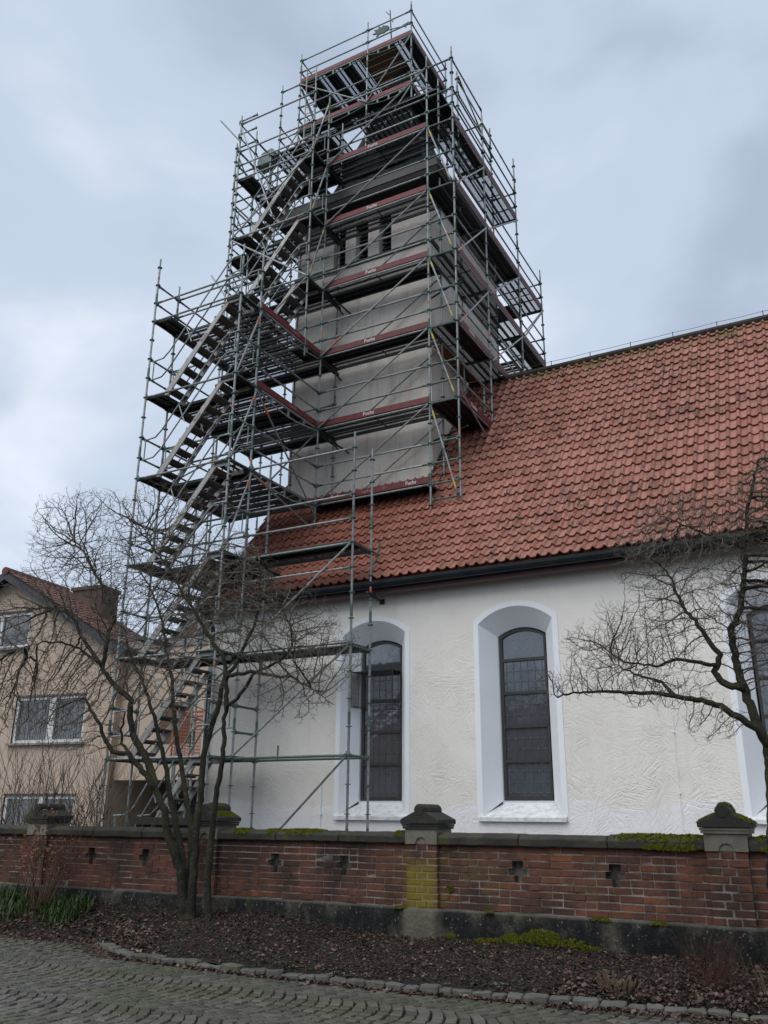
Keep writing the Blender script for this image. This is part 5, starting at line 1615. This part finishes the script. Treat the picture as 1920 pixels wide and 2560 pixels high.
# low stone stub of wall in the churchyard
m = MB(); m.box((-11.4, 12.0, .3), (-10.3, 12.3, 1.40)); m.box((-11.5, 11.93, 1.40), (-10.2, 12.37, 1.52))
tag(wpart('stone_stub', m, 'coping', None), 'low block of dark stone behind the wall at the foot of the stairs', 'stone')

# ------------------------------------------------------------------ bare trees (space colonisation)
def build_tubes(nodes, par, rad, chains_min=0):
    kids = {}
    for i, p in enumerate(par):
        if p >= 0: kids.setdefault(p, []).append(i)
    thick, thin = MB(), MB()
    roots = [i for i, p in enumerate(par) if p < 0]
    stack = [(r, None) for r in roots]
    while stack:
        s, frm = stack.pop()
        ch = [frm] if frm is not None else []
        cur = s
        while True:
            ch.append(cur)
            k = kids.get(cur)
            if not k: break
            k = sorted(k, key=lambda i: -rad[i])
            for o_ in k[1:]: stack.append((o_, cur))
            cur = k[0]
        if len(ch) < 2: continue
        r_ = [rad[i] for i in ch]
        if frm is not None: r_[0] = min(r_[0], r_[1] * 1.25)
        r_[-1] *= .5
        mx_ = max(r_)
        n = 3 if mx_ < .006 else (4 if mx_ < .012 else (6 if mx_ < .03 else 9))
        tgt = thin if mx_ < .016 else thick
        tgt.tube([nodes[i] for i in ch], r_, n, cap=mx_ > .02)
    return thick, thin
def tree(name, label, base, stems, ells, n_attr, seed, group=None, rtip=.0021, step=.075, infl=.75, kill=.10, expo=2.35, sc=1., rbase=None, droop=0., spur=1.):
    q = random.Random(seed)
    P = lambda p: CAM + (Vector(p) - CAM) * sc
    nodes, par, minr = [], [], []
    def nearest(v):
        b, bi = 1e9, -1
        for i, x in enumerate(nodes):
            d = (x - v).length_squared
            if d < b: b, bi = d, i
        return bi, b ** .5
    for si, (pts, r0, r1) in enumerate(stems):
        pts = [P(p) for p in pts]
        prev = -1
        if si and nodes:
            bi, d = nearest(pts[0])
            if d < .25: prev = bi
        if prev < 0:
            nodes.append(pts[0]); par.append(-1); minr.append(r0); prev = len(nodes) - 1
        L_ = sum((b - a).length for a, b in zip(pts[:-1], pts[1:])); acc = 0
        for a, b in zip(pts[:-1], pts[1:]):
            k = max(1, int((b - a).length / step))
            for i in range(1, k + 1):
                v = a + (b - a) * i / k + Vector((q.gauss(0, .006), q.gauss(0, .006), q.gauss(0, .006)))
                acc += (b - a).length / k
                nodes.append(v); par.append(prev); minr.append(r0 + (r1 - r0) * (acc / L_) ** .8); prev = len(nodes) - 1
    ns = len(nodes)
    att = []
    tot = sum(e[3] * e[4] * e[5] for e in ells)
    for e in ells:
        k = int(n_attr * e[3] * e[4] * e[5] / tot)
        c = P(e[:3])
        while k > 0:
            v = Vector((q.uniform(-1, 1), q.uniform(-1, 1), q.uniform(-1, 1)))
            if v.length > 1: continue
            if v.length < .35 and q.random() < .5: continue
            att.append(c + Vector((v.x * e[3], v.y * e[4], v.z * e[5]))); k -= 1
    import numpy as np
    AT = np.array([tuple(a) for a in att]); best = np.full(len(AT), 1e9); bidx = np.zeros(len(AT), int)
    def upd(i0):
        nonlocal best, bidx
        N = np.array([tuple(v) for v in nodes[i0:]])
        for c0 in range(0, len(N), 400):
            Nc = N[c0:c0 + 400]
            d = np.sqrt(((AT[:, None, :] - Nc[None]) ** 2).sum(-1))
            j = d.argmin(1); dm = d[np.arange(len(AT)), j]
            w = dm < best
            best = np.where(w, dm, best); bidx = np.where(w, j + i0 + c0, bidx)
    low = 10 if name else 0
    upd(0)
    grown = {}
    for it in range(75):
        act = best < (infl if it > 12 else 9)
        if not act.any(): break
        dirs = {}
        for a in np.nonzero(act)[0]:
            i = int(bidx[a])
            dirs.setdefault(i, []).append(att[a])
        i0 = len(nodes)
        for i, L_ in dirs.items():
            if nodes[i].z < base[2] + 1.25: continue
            if grown.get(i, 0) > 2: continue
            grown[i] = grown.get(i, 0) + 1
            d = Vector((0, 0, 0))
            for a in L_: d += (a - nodes[i]).normalized()
            if d.length < .01: continue
            d.normalize()
            pd = (nodes[i] - nodes[par[i]]).normalized() if par[i] >= 0 else Vector((0, 0, 1))
            d = (d + pd * .35 + Vector((q.gauss(0, .21), q.gauss(0, .21), q.gauss(0, .19) + .07 - droop))).normalized()
            nodes.append(nodes[i] + d * step * q.uniform(.8, 1.15)); par.append(i); minr.append(0)
        if len(nodes) == i0: break
        upd(i0)
        keep = best > kill
        AT = AT[keep]; best = best[keep]; bidx = bidx[keep]; att = [a for a, k in zip(att, keep) if k]
        if not len(att) or len(nodes) > 60000: break
    # finest spurs
    for i in range(0, len(nodes)):
        if nodes[i].z < base[2] + 1.7: continue
        if q.random() < (.62 if i >= ns else .25):
            d = Vector((q.gauss(0, 1), q.gauss(0, 1), q.gauss(.35, .8))).normalized()
            p0 = i; v = nodes[i]
            for k in range(q.choice((2, 2, 3))):
                v = v + d * q.uniform(.03, .055) * spur; d = (d + Vector((q.gauss(0, .2), q.gauss(0, .2), q.gauss(.16, .2)))).normalized()
                nodes.append(v); par.append(p0); minr.append(0); p0 = len(nodes) - 1
                if q.random() < .35:
                    e = (d + Vector((q.gauss(0, .7), q.gauss(0, .7), q.gauss(.2, .5)))).normalized()
                    nodes.append(v + e * q.uniform(.025, .05) * spur); par.append(p0); minr.append(0)
    rad = [0.] * len(nodes)
    acc = [0.] * len(nodes)
    for i in range(len(nodes) - 1, -1, -1):
        a = acc[i]
        rad[i] = max((a + (rtip ** expo if a == 0 else 0)) ** (1 / expo), rtip)
        if par[i] >= 0: acc[par[i]] += rad[i] ** expo
    for i in range(len(nodes)):
        if minr[i] > 0: rad[i] = minr[i]
    thick, thin = build_tubes(nodes, par, rad)
    t = thing(name, label, 'tree' if 'tree' in name else 'shrub', base, group)
    wpart('trunk', thick, 'bark', t, True)
    wpart('crown', thin, 'twig_bark', t, False)
    return t, len(nodes)
LT = [
    ([(-7.72, 9.1, .12), (-7.8, 9.2, .37), (-7.9, 9.15, .93), (-8.08, 9.09, 1.3), (-8.14, 9.04, 1.6), (-8.28, 8.98, 1.88), (-8.39, 8.93, 2.04), (-8.54, 8.87, 2.2), (-8.65, 8.82, 2.31), (-8.89, 8.76, 2.34), (-9.01, 8.71, 2.54), (-9.04, 8.65, 2.68), (-9.33, 8.6, 3.05)], .078, .018),
    ([(-8.28, 8.98, 1.89), (-8.5, 9.1, 2.15), (-8.69, 9.11, 2.38), (-8.85, 9.09, 2.59), (-8.93, 9.07, 2.83), (-8.92, 9.05, 3.04), (-9.11, 9.03, 3.19), (-9.31, 9.02, 3.33), (-9.48, 9.0, 3.52), (-9.52, 8.98, 3.58), (-9.94, 8.96, 4.0), (-10.06, 8.94, 4.23), (-10.24, 8.92, 4.37), (-10.59, 8.9, 4.48)], .062, .014),
    ([(-9.47, 9.0, 3.55), (-9.52, 9.07, 4.05), (-9.48, 9.13, 4.24), (-9.75, 9.2, 4.66), (-10.29, 9.27, 5.22), (-10.51, 9.33, 5.46), (-10.91, 9.4, 5.81)], .036, .008),
    ([(-9.49, 8.95, 3.57), (-9.75, 8.79, 3.78), (-9.93, 8.62, 3.86), (-10.15, 8.46, 3.86), (-10.39, 8.3, 3.75)], .024, .008),
    ([(-7.70, 9.1, .12), (-7.75, 9.2, .37), (-7.9, 9.25, .88), (-8.09, 9.3, 1.3), (-8.32, 9.35, 1.74), (-8.5, 9.4, 2.19), (-8.68, 9.45, 2.48), (-8.85, 9.5, 2.8), (-9.19, 9.55, 3.35), (-9.45, 9.6, 3.64), (-9.67, 9.65, 3.92), (-9.84, 9.7, 4.25)], .06, .012),
    ([(-7.69, 9.15, .12), (-7.77, 9.25, .37), (-7.87, 9.32, .88), (-7.97, 9.4, 1.39), (-8.17, 9.47, 1.82), (-8.36, 9.54, 2.2), (-8.57, 9.62, 2.63), (-8.73, 9.69, 3.09), (-8.86, 9.76, 3.44), (-9.09, 9.83, 3.89), (-9.25, 9.91, 4.27), (-9.5, 9.98, 4.67), (-9.78, 10.05, 5.02), (-10.2, 10.13, 5.42), (-10.43, 10.2, 5.82)], .052, .008),
    ([(-7.6, 9.15, .12), (-7.7, 9.2, .38), (-7.73, 9.22, .89), (-7.76, 9.24, 1.46), (-7.74, 9.26, 1.81), (-7.75, 9.27, 2.32), (-7.69, 9.29, 2.61), (-7.6, 9.31, 2.91), (-7.55, 9.33, 3.25), (-7.54, 9.35, 3.4), (-7.63, 9.37, 3.63), (-7.87, 9.39, 3.85), (-8.07, 9.41, 4.1), (-8.3, 9.43, 4.38), (-8.54, 9.44, 4.63), (-8.84, 9.46, 5.06), (-9.23, 9.48, 5.4), (-9.47, 9.5, 5.77)], .062, .009),
    ([(-7.42, 9.1, .12), (-7.44, 9.2, .39), (-7.48, 9.19, .9), (-7.44, 9.17, 1.4), (-7.41, 9.16, 1.74), (-7.37, 9.15, 2.02), (-7.31, 9.13, 2.3), (-7.33, 9.12, 2.73), (-7.28, 9.11, 2.9), (-7.11, 9.09, 2.98), (-6.98, 9.08, 3.12), (-6.89, 9.07, 3.26), (-6.72, 9.05, 3.32), (-6.44, 9.04, 3.4), (-6.25, 9.03, 3.57), (-6.28, 9.01, 3.81), (-6.42, 9.0, 4.11)], .056, .012),
    ([(-7.33, 9.15, 2.85), (-7.43, 9.23, 3.32), (-7.34, 9.27, 3.41), (-7.21, 9.3, 3.71), (-7.1, 9.33, 3.96), (-7.02, 9.37, 4.36), (-7.16, 9.4, 5.09)], .036, .008),
    ([(-7.40, 9.2, 3.29), (-6.89, 9.04, 3.3), (-6.35, 8.93, 3.18), (-6.11, 8.82, 3.16), (-5.74, 8.71, 2.98), (-5.34, 8.6, 2.75)], .03, .006),
    ([(-8.6, 8.87, 2.26), (-9.03, 9.07, 2.47), (-9.02, 9.03, 2.65), (-8.96, 9.0, 2.87)], .03, .012),
]
LE = [(-10.24, 9.1, 4.74, 1.0, 1.0, .9), (-10.33, 8.8, 3.38, 1.0, .9, .75), (-9.31, 9.6, 5.12, .9, 1.0, .85), (-7.86, 9.6, 4.46, 1.0, .9, .75), (-6.51, 9.1, 3.89, .8, .9, .6), (-5.9, 8.8, 3.42, .75, .8, .5), (-9.23, 9.3, 3.72, .9, 1.0, .7),
      (-10.8, 8.6, 3.72, .8, .8, .85), (-7.74, 9.4, 4.87, .8, .8, .6), (-10.55, 9.2, 5.75, .9, .8, .75), (-8.9, 9.3, 5.8, .7, .7, .55), (-9.6, 8.8, 2.75, .7, .6, .5), (-6.0, 8.7, 2.95, .6, .6, .4), (-8.2, 8.7, 3.3, .6, .6, .6), (-9.9, 9.2, 6.05, .5, .5, .35),
      (-10.7, 8.7, 3.1, .9, .7, .55), (-9.9, 8.7, 3.0, .8, .6, .45), (-11.1, 8.6, 4.3, .6, .6, .6), (-8.9, 8.8, 4.4, .7, .7, .5), (-6.1, 8.8, 3.7, .6, .6, .4), (-7.0, 9.0, 4.3, .7, .7, .5)]
t1, n1_ = tree('bare_tree', 'multi-stemmed leafless tree with mossy dark branches in front of the scaffold stairs', (-7.75, 9.3, .15), LT, LE, 19000, 5, 'bare trees in the bed', sc=1.022, step=.062, kill=.072, infl=.55, rtip=.0017)
RT = [
    ([(-.98, 9.3, .1), (-1.0, 9.31, 1.04), (-.93, 9.32, 1.73), (-.9, 9.32, 2.21), (-.98, 9.33, 2.45), (-1.04, 9.34, 2.73), (-1.09, 9.35, 2.93), (-1.11, 9.35, 3.23), (-1.11, 9.36, 3.37), (-1.02, 9.37, 3.54), (-.97, 9.38, 3.68), (-.88, 9.38, 4.21), (-.81, 9.39, 4.6), (-.63, 9.4, 5.18)], .085, .012),
    ([(-.89, 9.3, 2.21), (-.96, 9.23, 2.37), (-1.09, 9.16, 2.47), (-1.29, 9.09, 2.61), (-1.46, 9.02, 2.65), (-1.65, 8.95, 2.69), (-1.85, 8.88, 2.73), (-2.1, 8.81, 2.73), (-2.35, 8.74, 2.75), (-2.57, 8.67, 2.74), (-2.72, 8.6, 2.7)], .042, .008),
    ([(-1.07, 9.3, 2.78), (-1.25, 9.33, 2.85), (-1.32, 9.36, 2.97), (-1.24, 9.39, 3.13), (-1.32, 9.42, 3.25), (-1.4, 9.45, 3.4), (-1.47, 9.48, 3.52), (-1.57, 9.51, 3.68), (-1.63, 9.54, 3.85), (-1.68, 9.57, 4.02), (-1.78, 9.6, 4.21)], .040, .010),
    ([(-1.28, 9.36, 3.02), (-1.45, 9.2, 3.04), (-1.64, 9.1, 3.08), (-1.8, 9.0, 3.0), (-2.1, 8.9, 3.05), (-2.25, 8.8, 3.17)], .024, .007),
    ([(-1.66, 8.95, 2.7), (-1.78, 9.07, 2.85), (-1.9, 9.15, 2.9), (-2.09, 9.23, 2.98), (-2.29, 9.3, 3.1)], .022, .006),
    ([(-.88, 9.4, 4.22), (-1.14, 9.2, 4.31), (-1.36, 9.0, 4.41), (-1.55, 8.8, 4.49)], .02, .006),
]
RE = [(-2.30, 8.9, 2.95, .42, .6, .25), (-1.95, 9.2, 3.2, .55, .7, .35), (-1.38, 9.4, 3.72, .6, .7, .45), (-.92, 9.4, 4.31, .7, .7, .55), (-1.42, 9.0, 4.45, .45, .5, .35), (-2.05, 9.3, 3.48, .45, .6, .3), (-.7, 9.5, 3.3, .6, .7, .5), (-1.35, 9.1, 2.42, .35, .4, .18), (-.35, 9.4, 4.8, .6, .6, .5), (.1, 9.4, 4.0, .8, .8, .7), (-1.75, 9.1, 4.0, .45, .6, .35),
      (-2.6, 8.7, 2.82, .32, .5, .16), (-2.45, 8.9, 3.25, .3, .5, .22), (-1.8, 9.0, 2.75, .5, .5, .2), (-1.9, 9.1, 4.3, .3, .4, .25)]
t2, n2_ = tree('bare_tree', 'leafless tree reaching in from the right edge in front of the church wall', (-.98, 9.3, .15), RT, RE, 12000, 9, 'bare trees in the bed', step=.045, kill=.052, infl=.45, rtip=.00135)
# upright shrub behind the wall at the left
def shrub(name, label, cx, cy, cz, n, h, spread, mat, seed, r0=.009, leafy=0, group=None, fork=4):
    q = random.Random(seed); m = MB(); lf = MB()
    for i in range(n):
        a = q.uniform(0, 2 * PI); rr = q.uniform(.02, .12) * spread
        p = Vector((cx + math.cos(a) * rr, cy + math.sin(a) * rr, cz))
        d = Vector((math.cos(a) * q.uniform(.1, .55) * spread, math.sin(a) * q.uniform(.05, .4) * spread, 1)).normalized()
        hl = h * q.uniform(.55, 1.1); k = 9; pts = [p]
        for j in range(k):
            d = (d + Vector((q.gauss(0, .10), q.gauss(0, .10), q.gauss(.05, .06)))).normalized(); p = p + d * hl / k; pts.append(p)
        r_ = [r0 * (1 - .75 * j / k) for j in range(k + 1)]
        m.tube(pts, r_, 4, False)
        for _ in range(fork):
            j = q.randrange(3, k); v = pts[j]; e = (d + Vector((q.gauss(0, .5), q.gauss(0, .5), q.gauss(.1, .3)))).normalized(); b = [v]
            for s in range(4):
                e = (e + Vector((q.gauss(0, .15), q.gauss(0, .15), .08))).normalized(); v = v + e * hl * .07; b.append(v)
            m.tube(b, [r0 * .4 * (1 - .15 * s) for s in range(5)], 3, False)
            if leafy and q.random() < leafy:
                for _ in range(3):
                    c = b[-1] + Vector((q.gauss(0, .02), q.gauss(0, .02), q.gauss(0, .02))); u_ = Vector((q.gauss(0, 1), q.gauss(0, 1), q.gauss(0, 1))).normalized(); w_ = u_.orthogonal().normalized()
                    lf.add([c - u_ * .022, c + w_ * .013, c + u_ * .022, c - w_ * .013], [(0, 1, 2, 3)])
    t = thing(name, label, 'shrub', (cx, cy, cz), group)
    wpart('stems', m, mat, t)
    if leafy: wpart('dry_leaves', lf, 'dead_leaf', t)
    return t
for i, (cx, cy, h, lb) in enumerate([(-13.3, 11.3, 2.9, 'leafless upright shrub behind the wall, leftmost of three before the house'), (-12.3, 11.1, 2.6, 'leafless upright shrub behind the wall, middle one before the house window'), (-11.4, 11.3, 2.3, 'leafless upright shrub behind the wall, nearest the scaffold stairs')]):
    shrub('bare_shrub', lb, cx, cy, .3, 26, h, 1.7, 'twig_bark', 60 + i, .010, 0, 'bare shrubs behind the wall', 9)
shrub('withered_shrub', 'withered brown shrub with dry leaves in front of the brick wall at left', -10.75, 9.55, .3, 30, 1.25, 1.25, 'dead_stem', 70, .0075, .75, None, 6)
shrub('red_twig_shrub', 'small shrub of thin dark red twigs at the foot of the right pier', -1.58, 9.05, .14, 46, .48, 1.3, 'red_stem', 71, .004, 0, None, 4)
shrub('dry_stalks', 'few pale dry stalks beside the red twigs at the right edge', -1.15, 9.0, .15, 9, .3, .8, 'cut_wood', 72, .006, 0, None, 1)
# cut-back stool of a shrub
q = random.Random(17); m = MB()
st = thing('cut_stump', 'cut-back shrub stump of short pale stubs near the kerb at right', 'stump', (-2.33, 8.68, .1))
for i in range(34):
    a = q.uniform(0, 2 * PI); rr = .14 * q.random() ** .5
    x, y = -2.33 + math.cos(a) * rr * 1.15, 8.70 + math.sin(a) * rr * .7
    h = q.uniform(.05, .15); z = bed_z(x, y) - .02
    m = MB(); r = q.uniform(.006, .014)
    top = Vector((x + math.cos(a) * .05, y + math.sin(a) * .04, z + h))
    m.tube([(x, y, z), top - Vector((0, 0, .004)), top], [r * 1.1, r, r * .92], 7)
    o = wpart('stub', m, 'cut_wood' if i % 3 else 'dead_stem', st)
# clumps of strap-leaved greenery, ground weeds
def clump(label, cx, cy, n, h, sp, seed):
    q = random.Random(seed); m = MB()
    for i in range(n):
        a = q.uniform(0, 2 * PI); rr = sp * q.random() ** .5
        x, y = cx + math.cos(a) * rr, cy + math.sin(a) * rr * .6
        y = min(y, 9.86)
        p = Vector((x, y, bed_z(x, y) - .01)); b = q.uniform(0, 2 * PI)
        o_ = Vector((math.cos(b), math.sin(b), 0)); s = o_.orthogonal().normalized() if False else Vector((-o_.y, o_.x, 0))
        hl = h * q.uniform(.5, 1.15); le = q.uniform(.25, .85); w = q.uniform(.005, .010)
        pts = []
        for j in range(5):
            t = j / 4
            c = p + o_ * hl * le * t ** 1.8 + Vector((0, 0, hl * (t - .42 * le * t * t * 1.3)))
            ww = w * (1 - t ** 2.2)
            pts += [c - s * ww, c + s * ww]
        m.add(pts, [(2 * j, 2 * j + 1, 2 * j + 3, 2 * j + 2) for j in range(4)])
    t = thing('grass_clump', label, 'grass', (cx, cy, .2), 'green grass clumps at the wall')
    wpart('blades', m, 'grass_blade', t)
clump('lush green grass clump at the left edge of the planting bed', -11.5, 9.55, 520, .33, .62, 81)
clump('green grass clump right of the withered shrub against the plinth', -10.25, 9.55, 420, .29, .46, 82)
q = random.Random(90); m = MB()
for i in range(150):
    if i < 90: x = q.uniform(-8.8, -.3); y = kerb_y(x) + q.choice((-.075, .10, .12)) + q.gauss(0, .02)
    elif i < 120: x = q.uniform(-10.5, -8.2); y = kerb_y(x) + q.uniform(.1, .5)
    else: x = q.uniform(-6, -.6); y = q.uniform(9.0, 9.8)
    z = bed_z(x, y) if y > kerb_y(x) + .05 else .0
    for k in range(q.randrange(3, 9)):
        a = q.uniform(0, 2 * PI); l = q.uniform(.015, .04); u_ = Vector((math.cos(a), math.sin(a), q.uniform(.1, .9))).normalized(); w_ = Vector((-u_.y, u_.x, 0)).normalized() * l * .38
        p = Vector((x + q.gauss(0, .018), y + q.gauss(0, .014), z + .01))
        m.add([p, p + u_ * l * .5 + w_, p + u_ * l, p + u_ * l * .5 - w_], [(0, 1, 2, 3)])
o = wpart('ground_weeds', m, 'weed', None); o['kind'] = 'stuff'; o['label'] = 'scattered small green weeds along kerb and bed'; o['category'] = 'weeds'
# grass and moss growing in the joints of the setts
m = MB()
for i in range(4200):
    x = q.uniform(-11, .5); y = q.uniform(5.2, 8.4)
    if nz(x, y, 5, .9) < -.05 or not inframe((x, y, 0)): continue
    p = Vector((x, y, -.03)); a = q.uniform(0, 2 * PI); l = q.uniform(.022, .042)
    u_ = Vector((math.cos(a) * .4, math.sin(a) * .4, 1)).normalized() * l; w_ = Vector((-math.sin(a), math.cos(a), 0)) * .006
    m.add([p - w_, p + w_, p + u_], [(0, 1, 2)])
o = wpart('joint_grass', m, 'weed', None); o['kind'] = 'stuff'; o['label'] = 'tiny grass blades growing in the joints of the cobbles'; o['category'] = 'grass'
print('objects', len(bpy.data.objects), 'tree nodes', n1_, n2_)
